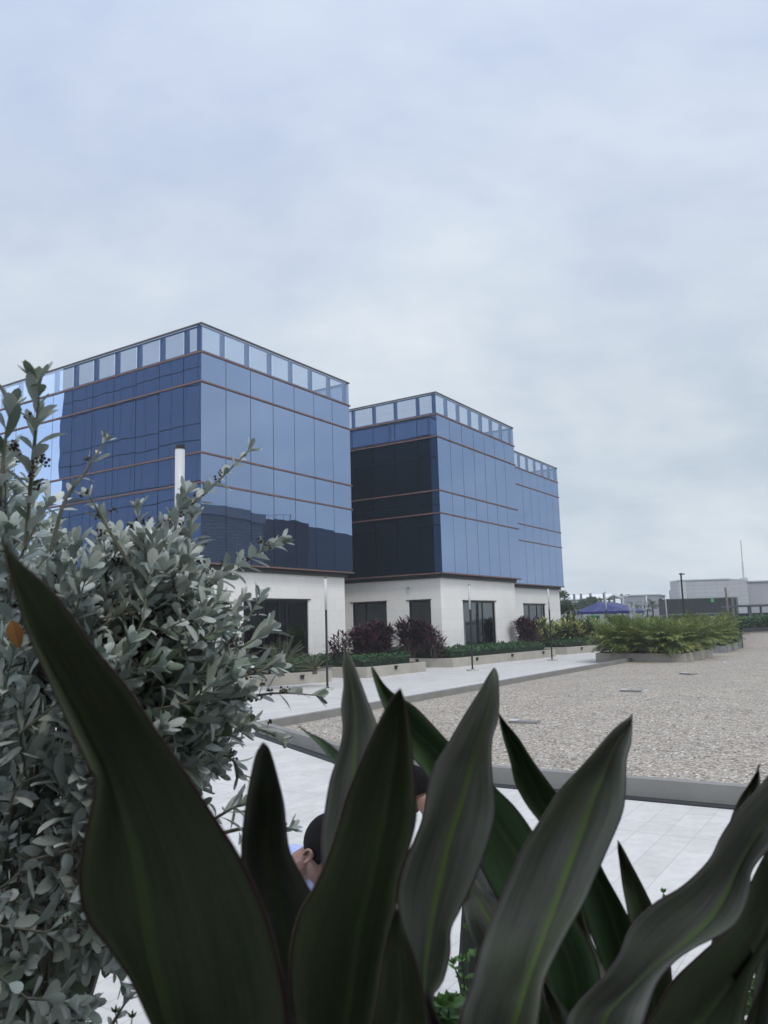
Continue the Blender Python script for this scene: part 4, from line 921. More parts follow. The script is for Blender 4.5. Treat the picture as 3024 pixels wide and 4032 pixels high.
pC, sC = plant('broad leaved plant at the lower right edge', (2650,4800), 0.92)
strap(pA, (18,2135), [(30,2260,45,2245,80,2215),(80,2440,110,2425,220,2350),(165,2625,200,2600,365,2552),(270,2840,310,2815,490,2697),(360,3020,390,2990,620,2880),(383,3090,430,3110,730,3030),(330,3330,490,3280,850,3210),(308,3480,530,3420,950,3370),(330,3620,560,3590,1040,3570),(427,3752,590,3750,1095,3770),(510,3870,625,3900,1125,3930),(593,4032,660,4050,1135,4080),(720,4260,780,4300,1130,4350)], 0.44, 0.62, 0.035, LM_D, sA, tilt=0.01, label='huge dark leaf with reddish edge', seed=1)
strap(pA, (1035,2925), [(1009,2964,1036,2964,1059,2957),(986,3070,1044,3070,1092,3064),(970,3176,1050,3172,1119,3170),(956,3282,1052,3280,1131,3282),(950,3349,1056,3355,1150,3365),(955,3480,1085,3490,1218,3500),(980,3620,1115,3640,1290,3620),(1020,3800,1150,3820,1320,3780),(1080,4000,1190,4000,1340,3960),(1150,4250,1250,4250,1360,4250)], 0.74, 0.74, 0.03, LM_M, sA, seed=2)
strap(pA, (1357,2563), [(1350,2619,1364,2625,1384,2593),(1354,2699,1380,2700,1415,2672),(1345,2778,1394,2775,1450,2765),(1350,2880,1398,2860,1483,2851),(1330,2977,1396,2960,1500,2950),(1300,3070,1390,3060,1515,3050),(1280,3180,1385,3180,1525,3180),(1266,3296,1378,3300,1525,3300),(1268,3420,1375,3420,1510,3420),(1270,3600,1370,3600,1480,3600),(1270,3900,1350,3900,1440,3900),(1260,4250,1320,4250,1390,4250)], 1.0, 0.80, 0.03, LM_G, sA, label='grey green leaf', curl=-0.03, seed=3)
strap(pA, (1575,2712), [(1553,2735,1574,2740,1588,2745),(1510,2805,1570,2810,1602,2810),(1450,2930,1560,2930,1621,2930),(1405,3035,1545,3035,1630,3035),(1360,3150,1525,3150,1638,3150),(1331,3249,1505,3249,1637,3240),(1290,3375,1480,3375,1610,3350),(1232,3500,1455,3500,1575,3460),(1175,3600,1425,3620,1560,3580),(1145,3740,1400,3760,1530,3720),(1143,3900,1385,3900,1500,3900),(1159,4032,1360,4050,1480,4050),(1190,4300,1310,4300,1420,4300)], 0.66, 0.68, 0.035, LM_D, sA, label='dark pointed leaf in the middle', seed=4)
strap(pA, (1563,3572), [(1545,3620,1568,3630,1590,3650),(1520,3720,1570,3730,1617,3730),(1500,3830,1575,3830,1645,3830),(1480,3950,1580,3950,1675,3950),(1450,4080,1560,4080,1695,4080),(1400,4300,1500,4300,1640,4300)], 0.60, 0.66, 0.02, LM_D, sA, seed=5)
strap(pA, (1178,2858), [(1182,2866,1186,2868,1190,2866),(1215,2896,1219,2893,1224,2889),(1255,2932,1262,2922,1272,2914),(1300,2985,1312,2968,1328,2955),(1345,3045,1360,3020,1380,3000),(1380,3150,1400,3130,1420,3110),(1380,3500,1400,3500,1430,3500),(1340,4000,1360,4000,1380,4000)], 1.08, 0.9, 0.01, LM_N, sA, label='thin curled leaf', seed=6)
strap(pB, (1946,2630), [(1921,2666,1945,2665,1961,2655),(1888,2725,1935,2740,1966,2740),(1828,2818,1915,2830,1963,2830),(1765,2925,1888,2930,1940,2910),(1715,3004,1862,3010,1936,3000),(1682,3100,1835,3110,1942,3100),(1665,3210,1800,3220,1946,3195),(1629,3309,1765,3330,1926,3290),(1590,3400,1740,3450,1880,3430),(1565,3520,1715,3570,1812,3575),(1580,3640,1695,3690,1774,3660),(1612,3750,1675,3790,1772,3760),(1640,3850,1668,3890,1745,3870),(1650,3960,1668,3980,1705,3955),(1690,4150,1740,4150,1790,4150)], 1.00, 0.80, 0.035, LM_G, sB, label='long grey green leaf with bright rib', seed=7)
strap(pB, (1462,2622), [(1463,2640,1468,2642,1474,2636),(1478,2695,1492,2692,1508,2690),(1505,2770,1526,2755,1556,2736),(1545,2850,1580,2810,1630,2780),(1590,2940,1640,2890,1700,2850),(1650,3010,1715,2955,1775,2930),(1700,3090,1790,3040,1870,3015),(1770,3210,1870,3130,1955,3105),(1850,3330,1960,3250,2030,3180),(1905,3440,2040,3370,2110,3295),(1960,3545,2110,3480,2190,3450),(2060,3690,2170,3620,2262,3615),(2140,3830,2240,3780,2330,3735),(2180,4000,2280,3980,2370,3900),(2150,4250,2230,4250,2330,4250)], 1.12, 0.98, 0.03, LM_N, sB, label='long green leaf running behind the grey one', seed=8)
strap(pB, (2488,2812), [(2470,2828,2484,2832,2493,2830),(2420,2865,2466,2870,2490,2880),(2374,2913,2436,2920,2484,2925),(2334,2961,2412,2980,2465,2985),(2270,3035,2380,3060,2461,3050),(2198,3117,2345,3130,2458,3130),(2130,3230,2305,3240,2445,3210),(2056,3347,2265,3345,2400,3325),(2000,3480,2225,3450,2340,3470),(1950,3590,2185,3570,2300,3565),(1910,3690,2150,3670,2240,3670),(1880,3780,2118,3770,2185,3775),(1850,3890,2080,3890,2140,3870),(1805,4010,2045,4010,2118,4010),(1800,4250,1970,4250,2080,4250)], 1.02, 0.76, 0.04, LM_G, sB, label='broad grey green leaf with bright green rib', seed=9)
strap(pB, (1963,2808), [(1968,2850,1975,2850,1990,2845),(1985,2920,2015,2915,2040,2905),(2010,3000,2055,2985,2090,2985),(2029,3083,2095,3070,2140,3055),(2075,3170,2130,3150,2185,3115),(2135,3250,2190,3230,2250,3200),(2210,3370,2270,3330,2320,3310),(2270,3500,2340,3440,2385,3445),(2310,3640,2395,3560,2445,3555),(2360,3770,2440,3700,2492,3655),(2400,3900,2480,3850,2540,3800),(2420,4100,2480,4100,2540,4100)], 1.06, 1.05, 0.025, LM_N, sC, label='dark green leaf leaning left', seed=10)
strap(pC, (2435,3312), [(2434,3345,2440,3345,2448,3335),(2443,3400,2460,3400,2478,3390),(2456,3500,2492,3490,2528,3480),(2468,3580,2520,3570,2570,3565),(2480,3680,2545,3670,2610,3650),(2500,3850,2570,3850,2640,3830),(2540,4100,2590,4100,2650,4100)], 1.10, 1.06, 0.02, LM_D, sC, label='small dark pointed leaf', seed=11)
strap(pB, (1785,3395), [(1795,3440,1815,3430,1830,3425),(1812,3510,1850,3490,1875,3465),(1826,3580,1885,3545,1920,3525),(1840,3650,1920,3610,1962,3560),(1880,3740,1960,3690,2020,3640),(1960,3840,2030,3800,2090,3760),(2020,3980,2080,3960,2130,3930),(2060,4200,2110,4200,2150,4200)], 1.16, 1.05, 0.03, LM_G, sB, tilt=-0.03, seed=12)
strap(pB, (2290,3470), [(2262,3590,2280,3590,2300,3580),(2225,3700,2275,3690,2330,3700),(2160,3810,2260,3800,2370,3790),(2128,3900,2240,3900,2385,3860),(2125,4030,2220,4030,2340,3960),(2120,4250,2190,4250,2280,4250)], 1.10, 1.0, 0.025, LM_D, sB, seed=13)
strap(pB, (2110,3850), [(2125,3880,2135,3870,2142,3860),(2150,3960,2165,3940,2185,3920),(2175,4035,2200,4010,2235,3985),(2200,4120,2240,4100,2280,4080),(2190,4300,2220,4300,2250,4300)], 0.98, 0.95, 0.01, LM_G, sB, label='narrow grey leaf low down', seed=14)
strap(pC, (3330,2700), [(3240,2800,3260,2850,3280,2900),(3120,2930,3160,3020,3200,3120),(3024,3046,3080,3150,3130,3250),(2964,3117,3024,3240,3060,3310),(2900,3190,2970,3330,2990,3375),(2835,3293,2920,3420,2952,3430),(2801,3374,2880,3500,2946,3480),(2747,3442,2845,3555,2932,3555),(2679,3503,2800,3615,2898,3632),(2578,3564,2745,3670,2835,3686),(2483,3659,2660,3745,2747,3733),(2440,3760,2570,3820,2665,3790),(2370,3850,2500,3890,2595,3870),(2273,3943,2430,3960,2557,3957),(2225,4035,2380,4040,2530,4032),(2230,4250,2360,4250,2470,4250)], 1.02, 0.74, 0.035, LM_G, sC, label='wide twisting grey green leaf from the right edge', seed=15)
strap(pC, (2990,3010), [(2975,3035,2984,3040,2989,3045),(2945,3090,2968,3095,2987,3095),(2912,3150,2950,3160,2984,3150),(2880,3240,2930,3250,2980,3240),(2860,3340,2910,3350,2970,3340),(2850,3480,2890,3480,2950,3480),(2800,3700,2840,3700,2890,3700),(2700,4000,2740,4000,2780,4000)], 1.12, 1.05, 0.02, LM_G, sC, seed=16)
strap(pC, (3180,3150), [(3120,3215,3140,3240,3160,3260),(3040,3320,3090,3370,3140,3420),(2984,3430,3060,3500,3120,3560),(2935,3545,3020,3630,3080,3680),(2880,3650,2970,3740,3030,3745),(2760,3750,2910,3840,2970,3850),(2640,3860,2850,3930,2940,3950),(2580,3970,2780,4020,2920,4040),(2540,4060,2740,4080,2900,4100),(2560,4250,2700,4250,2820,4250)], 0.98, 0.90, 0.03, LM_D, sC, label='wide dark leaf in the lower right corner', seed=17)
strap(pC, (3060,3560), [(3040,3640,3050,3650,3070,3650),(2990,3800,3020,3810,3050,3820),(2960,3920,3000,3930,3040,3940),(2930,4050,2970,4050,3010,4060),(2900,4250,2930,4250,2960,4250)], 1.0, 0.95, 0.015, LM_G, sC, seed=18)
# ---------------------------------------------------------------- silver shrub on the left
M['silver'] = foliage('silver grey leaves', [(0.0, (0.09,0.14,0.075)), (0.12, (0.15,0.20,0.13)), (0.32, (0.32,0.365,0.325)), (0.7, (0.48,0.53,0.485)), (1.0, (0.72,0.75,0.72))], rough=0.5, transl=0.15, spec=0.45, nscale=2.0)
M['twig'] = plain('grey green twig', (0.16,0.16,0.12), 0.8, var=0.2, scale=20)
M['berry'] = plain('brown seed heads', (0.055,0.042,0.030), 0.7, var=0.4, scale=60)
sr = random.Random(99)
bush = thing('silver_shrub', 'big silver leaved shrub filling the left side', 'shrub', (-0.85,1.75,0.86))
lf = MB(); tw = MB(); be = MB()
def sleaf(p, d, n, ln, wd, droop, fold):
    d = d.normalized(); sd_ = d.cross(n)
    if sd_.length < 1e-6: sd_ = d.orthogonal()
    sd_.normalize(); n = sd_.cross(d).normalized(); vs = [p]; fs = []
    T = ((0.22,0.42),(0.45,0.86),(0.68,1.0),(0.87,0.72))
    for t_,w_ in T:
        q = p + d*(ln*t_) - n*(droop*ln*t_*t_); h_ = wd*0.5*w_
        vs += [q-sd_*h_+n*(fold*h_), q, q+sd_*h_+n*(fold*h_)]
    vs.append(p+d*ln*0.985-n*(droop*ln*0.98)); fs += [(0,2,1),(0,3,2)]
    for i in range(3):
        b_ = 1+3*i; fs += [(b_,b_+1,b_+4,b_+3),(b_+1,b_+2,b_+5,b_+4)]
    fs += [(10,11,13),(11,12,13)]; lf.add(vs, fs)
def sprig(pts, nl, ln, wd, r, berries=0, r0=0.0045, bare=0.0):
    tw.tube(pts, [r0*(1-0.65*i/(len(pts)-1)) for i in range(len(pts))], 5, cap=False)
    cum = [0]
    for i in range(len(pts)-1): cum.append(cum[-1]+(pts[i+1]-pts[i]).length)
    tot = cum[-1]
    def ev(s_):
        x = s_*tot
        for i in range(len(pts)-1):
            if x <= cum[i+1] or i == len(pts)-2: return pts[i].lerp(pts[i+1], (x-cum[i])/max(1e-6,cum[i+1]-cum[i])), (pts[i+1]-pts[i]).normalized()
    ph = r.uniform(0,6.283)
    for k in range(nl):
        s_ = bare+(1-bare)*(k+0.5)/nl; s_ = max(0.001, min(1, s_ + r.uniform(-.02,.02))); s_ = s_**0.85
        p, tg = ev(s_); u = tg.orthogonal().normalized(); v = tg.cross(u); a = ph+k*2.4
        out_ = u*math.cos(a)+v*math.sin(a); el = 0.55+0.75*s_**3+r.uniform(-.25,.25)
        d_ = (out_*math.cos(el)+tg*math.sin(el)).normalized()
        l_ = ln*1.2*r.uniform(.75,1.15)*(1-0.35*s_**6); nn_ = tg - d_*tg.dot(d_) + Vector((0,0,0.25))
        sleaf(p, d_, nn_, l_*r.choice([0.6,0.8,0.95,1.0,1.15]), wd*1.35*r.uniform(.75,1.2), r.uniform(-0.35,0.5), r.uniform(0.1,0.5))
    for k in range(5):                                    # bud of small upright leaves
        a = k*1.3+ph; p, tg = ev(1.0); u = tg.orthogonal().normalized(); v = tg.cross(u); d_ = (tg*1.2+(u*math.cos(a)+v*math.sin(a))*0.5).normalized()
        lf.leaf(p, d_, u*math.cos(a)+v*math.sin(a), ln*r.uniform(.6,.95), wd*1.0, -0.2, 0.35) if False else sleaf(p, d_, u*math.cos(a)+v*math.sin(a), ln*r.uniform(.6,.95), wd*1.0, -0.3, 0.4)
    for k in range(berries):
        p, tg = ev(r.uniform(0.35,0.85)); d_ = Vector((r.uniform(-1,1),r.uniform(-1,1),r.uniform(-.3,1))).normalized(); q = p+d_*r.uniform(.015,.03); tw.tube([p,q],[0.0010,0.0008],3,cap=False)
        for m_ in range(r.randint(4,7)): be.ball(q+Vector((r.uniform(-1,1),r.uniform(-1,1),r.uniform(-1,1)))*0.007, r.uniform(.0022,.0034), 5, 4)
def vp(x, y, d_): return at(x*V_, y*V_, d_)
for pts,nl,ln,wd,be_ in [
  ([(55,1180,1.38),(70,1000,1.36),(82,880,1.34),(80,830,1.33)],30,0.054,0.017,8),
  ([(110,1190,1.45),(140,1080,1.46),(185,1020,1.47),(225,955,1.48)],11,0.036,0.010,2),
  ([(300,1250,1.6),(250,1170,1.57),(210,1100,1.55),(195,1075,1.54)],13,0.036,0.010,4),
  ([(290,1260,1.7),(300,1170,1.7),(298,1100,1.7)],12,0.04,0.012,8),
  ([(300,1230,1.72),(380,1120,1.74),(450,1060,1.75),(535,975,1.76)],30,0.043,0.013,12),
  ([(250,1230,1.72),(340,1140,1.72),(390,1095,1.72)],16,0.045,0.013,6),
  ([(420,1290,1.8),(490,1240,1.82),(550,1200,1.84),(605,1170,1.85)],34,0.046,0.015,6),
  ([(380,1330,1.8),(440,1270,1.8),(480,1235,1.8)],16,0.045,0.015,4),
  ([(430,1450,1.75),(500,1410,1.76),(545,1385,1.76),(575,1362,1.77)],18,0.058,0.016,4),
  ([(400,1520,1.8),(500,1510,1.8),(600,1497,1.82),(680,1502,1.83)],13,0.048,0.012,12),
  ([(430,1470,1.75),(490,1470,1.76),(560,1450,1.77),(590,1440,1.77)],14,0.055,0.014,6),
  ([(430,1560,1.8),(500,1560,1.8),(560,1575,1.8),(605,1595,1.81)],15,0.04,0.011,3),
  ([(380,1600,1.75),(450,1620,1.76),(500,1640,1.77),(515,1665,1.77)],20,0.045,0.014,2),
  ([(400,1570,1.75),(460,1580,1.75),(530,1560,1.76)],20,0.042,0.014,3),
  ([(430,1790,1.7),(470,1765,1.7),(505,1745,1.7),(522,1738,1.7)],16,0.046,0.013,0),
  ([(480,1800,1.72),(530,1790,1.72),(590,1800,1.72),(622,1790,1.72)],8,0.04,0.011,0),
  ([(400,1300,1.7),(385,1210,1.7),(380,1130,1.7),(400,1070,1.7)],26,0.05,0.015,10),
  ([(420,1280,1.72),(410,1190,1.72),(415,1120,1.72)],22,0.05,0.015,6),
  ([(470,1420,1.8),(540,1330,1.8),(560,1290,1.8)],16,0.045,0.014,3),
  ([(0,1080,1.3),(10,960,1.3),(25,880,1.3)],16,0.05,0.016,8),
  ([(430,1400,1.8),(480,1340,1.8),(520,1300,1.8)],18,0.045,0.014,3),
  ([(200,2030,1.6),(240,2080,1.6),(262,2120,1.6)],10,0.04,0.010,0),
  ([(225,2250,1.5),(250,2200,1.5),(275,2160,1.5)],10,0.025,0.008,0)]:
    P = [vp(*q) for q in pts]; P = cr_interp([tuple(p) for p in P], 8); sprig([Vector(p) for p in P], nl, ln, wd, sr, be_)
poly = [Vector((x,y,0)) for x,y in [(-60,1000),(60,960),(110,1090),(160,1150),(260,1150),(340,1150),(400,1190),(450,1250),(490,1310),(490,1390),(520,1440),(540,1530),(510,1600),(480,1660),(430,1690),(440,1770),(430,1830),(350,1900),(330,1960),(300,2020),(255,2075),(190,2110),(180,2160),(215,2250),(-60,2300)]]
root0 = Vector((-0.85,1.8,0.9)); cnt = 0
while cnt < 600:
    x = sr.uniform(-60,520); y = sr.uniform(960,2290)
    if cnt > 400: x = sr.uniform(250,540); y = sr.uniform(1060,1760)
    if not in_poly(x, y, poly): continue
    u = sr.random(); dep = 1.42+0.85*u + (0.12 if x > 350 else 0)
    if cnt > 400: dep = 1.60+0.45*u
    tip = vp(x, y, dep); out_ = Vector((tip.x+0.95, (tip.y-2.0)*0.8, tip.z-1.65))
    d_ = (out_.normalized()*0.8+Vector((sr.uniform(-.7,.8),sr.uniform(-.7,.5),sr.uniform(-0.2,0.8)))).normalized()
    if x > 240 and y > 1250: d_ = (d_+Vector((0.75,0.1,-0.15+sr.uniform(-.3,.3)))).normalized()
    if y > 1900: d_ = (d_+Vector((0,0,-0.5))).normalized()
    ln_ = sr.uniform(.16,.28); base = tip-d_*ln_; mid = base.lerp(tip,0.5)+Vector((sr.uniform(-.02,.02),sr.uniform(-.02,.02),-0.015))
    sprig([base, base.lerp(mid,0.5), mid, mid.lerp(tip,0.55)+Vector((0,0,0.004)), tip], sr.randint(15,22), sr.uniform(.045,.058), sr.uniform(.014,.018), sr, sr.choice([0,0,1,2,5]), 0.003)
    if cnt % 6 == 0:
        jn = root0.lerp(base, 0.55)+Vector((sr.uniform(-.05,.05),sr.uniform(-.05,.05),0.05)); tw.tube([root0+Vector((sr.uniform(-.06,.06),sr.uniform(-.06,.06),0)), jn, base],[0.014,0.008,0.003],6,cap=False)
    cnt += 1
lf.build('foliage', M['silver'], bush, True); tw.build('branches', M['twig'], bush); be.build('seed_heads', M['berry'], bush, True)
b = MB(); b.leaf(at(45,2440,1.25), (at(75,2555,1.25)-at(45,2440,1.25)), Vector((0.2,-1,0.1)), 0.048, 0.026, 0.2, 0.2, 4); b.build('withered_leaf', plain('orange brown leaf', (0.30,0.14,0.04), 0.6), bush)
# ---------------------------------------------------------------- small green weeds between the big leaves
M['weed'] = foliage('bright weed leaves', [(0.0, (0.05,0.11,0.03)), (1.0, (0.13,0.24,0.07))], transl=0.3)
def weed(label, lines, nl, ln, wd, seed, d_):
    r = random.Random(seed); p0 = at(*lines[0][0], d_); t = thing('green_weed', label, 'weed', (p0.x,p0.y,0.86), 'small weeds in the trough'); s_ = MB(); f = MB()
    for line in lines:
        P = [at(x,y,d_+r.uniform(-.02,.02)) for x,y in line]; P = [Vector((P[0].x,P[0].y,0.85))]+P; s_.tube(P, [0.0022]*(len(P)-1)+[0.001], 5)
        for k in range(nl):
            i = r.randint(1,len(P)-2) if len(P) > 2 else 0; q = P[i].lerp(P[i+1], r.random()); a = r.uniform(0,6.283); dv = Vector((math.cos(a),math.sin(a)*.6,r.uniform(.1,.9)))
            f.leaf(q, dv, Vector((0,-0.5,1)), ln*r.uniform(.6,1.2), wd*r.uniform(.8,1.2), .25, .2, 2)
        for k in range(4):
            a = k*1.7; f.leaf(P[-1], Vector((math.cos(a)*.6,math.sin(a)*.4,0.8)), Vector((0,-1,0.3)), ln*.6, wd*.6, 0, .2, 2)
    s_.build('stems', M['weed'], t); f.build('leaves', M['weed'], t)
weed('leafy green weed in front of the dark trouser leg', [[(1840,4100),(1850,3900),(1835,3760),(1842,3660)],[(1880,4100),(1875,3950),(1870,3800),(1885,3720)]], 9, 0.030, 0.014, 81, 1.7)
weed('thin weed with pointed leaves on the pale paving gap', [[(1850,4100),(1825,3930),(1800,3830),(1782,3795)],[(1835,4100),(1815,3980),(1800,3930)],[(1845,4100),(1830,3900),(1818,3780)]], 4, 0.022, 0.009, 82, 1.65)
weed('broad leaved green weed at the bottom edge', [[(1690,4200),(1720,4050),(1735,3960)],[(1760,4200),(1770,4050),(1765,3950)],[(1740,4200),(1750,4080),(1790,4000)],[(1700,4200),(1705,4080),(1690,4010)]], 22, 0.036, 0.022, 83, 1.5)
weed('weed tip peeping over the wide grey leaf', [[(2560,4000),(2600,3700),(2620,3560),(2612,3515)]], 3, 0.018, 0.010, 84, 1.75)
weed('weed in the slit between two dark leaves', [[(2330,4100),(2310,3800),(2290,3680),(2275,3620)],[(2340,4100),(2335,3850),(2330,3760)]], 5, 0.024, 0.014, 85, 1.7)
weed('clump of green weed in the lower right corner', [[(2960+k*22,4200),(2965+k*20,4000),(2975+k*17,3830+((k*53)%60))] for k in range(5)], 26, 0.032, 0.018, 86, 1.5)
weed('thin weed low at left beside the silver shrub', [[(480,4300),(470,4100),(455,3990)],[(500,4300),(510,4100),(520,4010)]], 7, 0.024, 0.008, 87, 1.5)
weed('small weed at the bottom between the grey leaves', [[(2120,4200),(2125,4060),(2130,3990)],[(2150,4200),(2145,4080),(2150,4020)]], 12, 0.026, 0.016, 88, 1.6)
# ---------------------------------------------------------------- two people
skin = plain('skin', (0.27,0.15,0.115), 0.5, var=0.08, scale=12)
hairm = plain('black hair', (0.010,0.009,0.010), 0.75, var=0.4, scale=90, bump=0.8, bscale=260, spec=0.15)
def person(label, head_at, fwd, hz, lean, headdown, shirt, trous):
    # local frame: x forward, y left, z up; hz standing hip height; lean of the trunk in radians
    hip = Vector((0,0,hz)); tl = 0.44; sl, cl_ = math.sin(lean), math.cos(lean)
    tr = lambda u, y=0.0, f=0.0: hip + Vector((sl*u+cl_*f, y, cl_*u-sl*f))
    neck = tr(tl+0.03, 0, 0.01); nd = Vector((math.sin(lean*0.9), 0, math.cos(lean*0.9))); hc = neck + nd*0.165 + Vector((0.03,0,0.0))
    fh = Vector((math.cos(headdown),0,-math.sin(headdown))); uh = Vector((math.sin(headdown),0,math.cos(headdown))); lh = Vector((0,1,0))
    hp = lambda f, l, u: hc+fh*f+lh*l+uh*u
    fx = Vector((fwd[0],fwd[1],0)).normalized(); fy = Vector((-fx.y,fx.x,0))
    kz = head_at.z/hc.z; org = head_at - (fx*hc.x*kz + fy*hc.y*kz); org = Vector((org.x,org.y,0))
    W = lambda p: org + (fx*p[0]+fy*p[1])*kz + Vector((0,0,p[2]*kz))
    t = thing('person', label, 'person', org)
    class PB(MB):
        def seg(s, p, q, r0, r1): s.tube([W(p),W(Vector(p).lerp(Vector(q),0.5)),W(q)],[r0*kz,(r0+r1)/2*kz,r1*kz],12); s.ball(W(p), r0*kz, 12, 8); s.ball(W(q), r1*kz, 12, 8)
        def ell(s, c, ax, rad):                 # ellipsoid on axes ax
            n0 = len(s.v); s.ball((0,0,0),1,20,14)
            for i in range(n0,len(s.v)):
                x,y,z = s.v[i]; s.v[i] = tuple(W(Vector(c)+ax[0]*x*rad[0]+ax[1]*y*rad[1]+ax[2]*z*rad[2]))
    HX = (fh,lh,uh)
    def trunk(b, g):
        for y in (-0.075,0.075):
            b.seg(tr(0.0,y*0.9),tr(0.2,y*0.85),0.105+g,0.098+g); b.seg(tr(0.2,y*0.85),tr(0.36,y*1.1),0.098+g,0.108+g)
        b.seg(tr(0.40,-0.16),tr(0.40,0.16),0.062+g,0.062+g); b.seg(tr(0.40,0),tr(tl+0.03,0),0.10+g,0.062+g)
    def legs(b, g, low=True):
        for s_ in (-1,1):
            k = Vector((0.04*s_+0.03, 0.10*s_, hz*0.52)); an = Vector((0.05*s_-0.02, 0.10*s_, 0.075))
            b.seg((0,0.085*s_,hz-0.02), k, 0.085+g, 0.058+g); b.seg(k, an, 0.056+g, 0.042+g*1.6)
    sh = [tr(0.41,0.185*s_) for s_ in (-1,1)]; el = [tr(0.16,0.25*s_,0.12) for s_ in (-1,1)]; wr = [el[i]+Vector((0.21,-0.07*(1 if i else -1),0.02)) for i in (0,1)]
    B = PB(); trunk(B,0); legs(B,0)
    B.seg(tr(tl,0), neck+nd*0.10, 0.060, 0.054)
    B.ell(hp(-0.005,0,0.025), HX, (0.098,0.076,0.100)); B.ell(hp(0.035,0,-0.045), HX, (0.062,0.060,0.080)); B.ell(hp(0.055,0,-0.095), HX, (0.032,0.034,0.028))
    B.ell(hp(0.100,0,-0.035), HX, (0.022,0.014,0.016)); B.seg(hp(0.088,0,0.012), hp(0.108,0,-0.032), 0.009, 0.011); B.seg(hp(0.086,-0.04,0.022), hp(0.086,0.04,0.022), 0.012, 0.012)
    B.seg(hp(0.092,-0.018,-0.066), hp(0.092,0.018,-0.066), 0.008, 0.008); B.seg(hp(0.090,-0.014,-0.078), hp(0.090,0.014,-0.078), 0.008, 0.008)
    for s_ in (-1,1):
        B.ell(hp(-0.006,0.078*s_,-0.012), (fh,lh,uh), (0.014,0.007,0.024))
        ring = []
        for k in range(11):
            a = -2.2+k*0.44; ring.append(W(hp(-0.010+0.017*math.sin(a)*-1, (0.090+0.004*math.cos(a))*s_, -0.008+0.029*math.cos(a))))
        B.tube(ring, 0.0062*kz, 8); B.ball(W(hp(0.0,0.086*s_,-0.036)), 0.0085*kz, 8, 6)
    for i in (0,1):
        s_ = 1 if i else -1
        B.seg(sh[i],el[i],0.045,0.037); B.seg(el[i],wr[i],0.036,0.026)
        f_ = (wr[i]-el[i]).normalized(); pc = wr[i]+f_*0.05; side = Vector((0,1,0)); dn_ = Vector((0,0,-1))
        for k in range(4): B.seg(wr[i]+f_*0.01+side*(k-1.5)*0.008, wr[i]+f_*0.085+side*(k-1.5)*0.020, 0.014, 0.011)
        for k,ln_ in enumerate((0.062,0.072,0.068,0.052)):
            q0_ = wr[i]+f_*0.085+side*(k-1.5)*0.020; q1_ = q0_+f_*ln_*0.5+dn_*0.012; q2_ = q1_+f_*ln_*0.32+dn_*0.030; B.seg(q0_,q1_,0.0095,0.009); B.seg(q1_,q2_,0.009,0.008)
        th0 = wr[i]+f_*0.03-side*s_*0.03; th1 = th0+f_*0.035-side*s_*0.025+dn_*0.01; B.seg(th0,th1,0.012,0.0105); B.seg(th1,th1+f_*0.03+dn_*0.012,0.0105,0.009)
    for s_ in (-1,1): B.seg((0.05*s_-0.03,0.10*s_,0.05),(0.05*s_+0.15,0.11*s_,0.035),0.036,0.026)
    o = B.build('body', skin, t, True); rm = o.modifiers.new('merge','REMESH'); rm.mode = 'VOXEL'; rm.voxel_size = 0.0045; rm.use_smooth_shade = True; smo = o.modifiers.new('soft','SMOOTH'); smo.factor = 0.5; smo.iterations = 2
    def cloth(name, fn, mt, vox=0.009):
        b = PB(); fn(b); o = b.build(name, mt, t, True); rm = o.modifiers.new('merge','REMESH'); rm.mode = 'VOXEL'; rm.voxel_size = vox; rm.use_smooth_shade = True; s2 = o.modifiers.new('soft','SMOOTH'); s2.iterations = 4
    def shirt_fn(b):
        trunk(b,0.014)
        for i in (0,1): b.seg(sh[i],el[i],0.058,0.052); b.seg(el[i],el[i].lerp(wr[i],0.75),0.050,0.040)
    cloth('shirt', shirt_fn, shirt)
    def trous_fn(b):
        legs(b,0.013)
        for y in (-0.07,0.07): b.seg(tr(-0.03,y),tr(0.05,y),0.115,0.112)
    cloth('trousers', trous_fn, trous)
    for s_ in (-1,1): cloth('shoe', lambda b: (b.seg((0.05*s_-0.04,0.10*s_,0.052),(0.05*s_+0.15,0.11*s_,0.045),0.046,0.038), b.seg((0.05*s_-0.04,0.10*s_,0.052),(0.05*s_-0.02,0.10*s_,0.10),0.046,0.048)), M['black'])
    # hair: a cap over the skull cut along the hairline
    n = 40; mrows = 28; b = PB(); idx = {}; vs = []; fs = []
    def keep(x,y,z): return z > (0.46 if x > 0.66 else (0.12 if x > 0.40 else (-0.34 if x > 0.14 else (-0.10 if (x > -0.20 and abs(y) > 0.7) else -0.55-0.15*(x < -0.7)))))
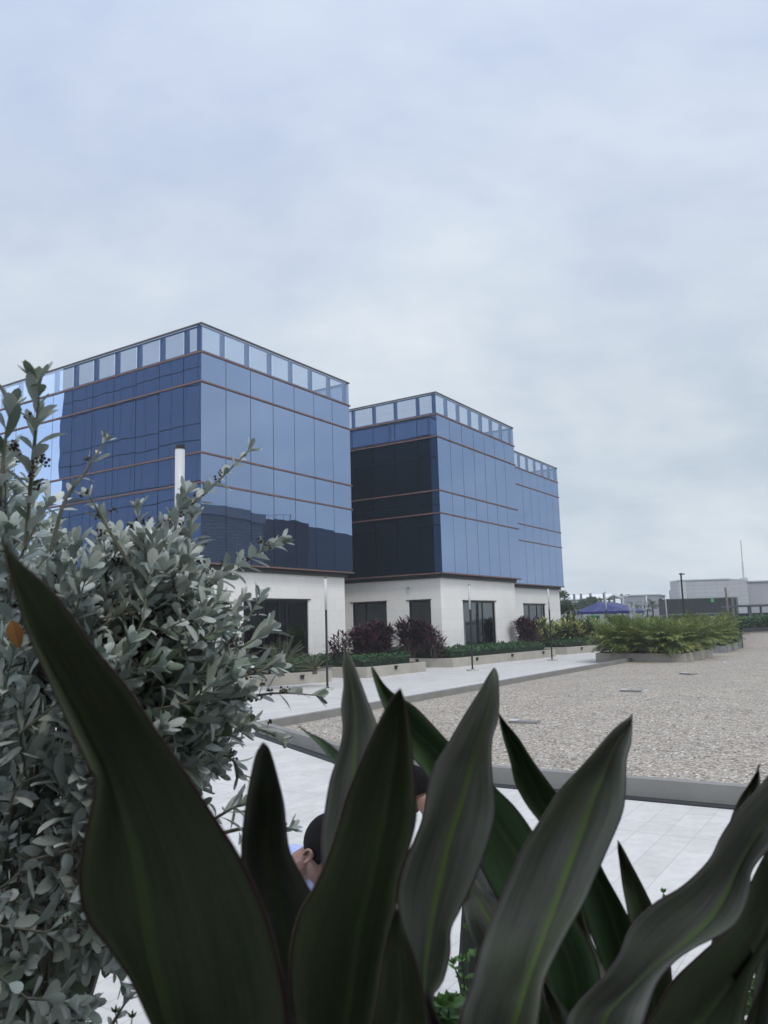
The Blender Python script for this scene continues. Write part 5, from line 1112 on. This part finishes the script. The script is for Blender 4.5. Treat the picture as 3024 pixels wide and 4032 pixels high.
    for i in range(mrows+1):
        th = math.pi*i/mrows
        for k in range(n):
            ph = 2*math.pi*k/n; x,y,z = math.sin(th)*math.cos(ph),math.sin(th)*math.sin(ph),math.cos(th); thick = 1.0+0.05*max(0,z)
            idx[(i,k)] = len(vs); vs.append(W(hp(-0.008+x*0.106*thick, y*0.0835*thick, 0.030+z*0.110*thick)))
    for i in range(mrows):
        for k in range(n):
            th = math.pi*(i+.5)/mrows; ph = 2*math.pi*(k+.5)/n
            if keep(math.sin(th)*math.cos(ph),math.sin(th)*math.sin(ph),math.cos(th)): fs.append((idx[(i,k)],idx[(i+1,k)],idx[(i+1,(k+1)%n)],idx[(i,(k+1)%n)]))
    b.add(vs,fs); o = b.build('hair', hairm, t, True); s3 = o.modifiers.new('thick','SOLIDIFY'); s3.thickness = 0.008; s3.offset = -1
    for s_ in (-1,1):
        b = PB(); b.ball(W(hp(0.084,0.030*s_,0.0)), 0.011*kz, 10, 8, mi=0); b.build('eye', plain('eye white', (0.55,0.53,0.5), 0.3), t, True)
    return t
person('person in a light blue shirt bending over, short dark hair, face turned down', at(1285,3350,3.4), (0.80,-0.60), 0.92, 1.0, 0.80, plain('light blue cotton', (0.36,0.42,0.68), 0.85, var=0.06, scale=6), plain('navy trousers', (0.015,0.018,0.03), 0.85))
person('person in a dark top and black trousers standing with back of head between the leaves', at(1628,3112,4.7), (-0.93,0.36), 0.88, 0.62, 0.35, plain('dark green grey top', (0.022,0.026,0.024), 0.85), plain('black trousers', (0.008,0.009,0.011), 0.85))
# ---------------------------------------------------------------- damp air over the site
hm, ht, ho = newmat('humid air'); hv = ht.nodes.new('ShaderNodeVolumePrincipled'); hv.inputs['Color'].default_value = (0.92,0.96,1.0,1); hv.inputs['Density'].default_value = 0.0006; hv.inputs['Anisotropy'].default_value = 0.2
ht.links.new(hv.outputs[0], ho.inputs['Volume'])
b = MB(); b.box(-420,560,-120,420,-1.1,32.0); hz_ = b.build('haze', hm); hz_['kind'] = 'stuff'
scene.cycles.volume_bounces = 1; scene.cycles.volume_step_rate = 4; scene.cycles.volume_max_steps = 64
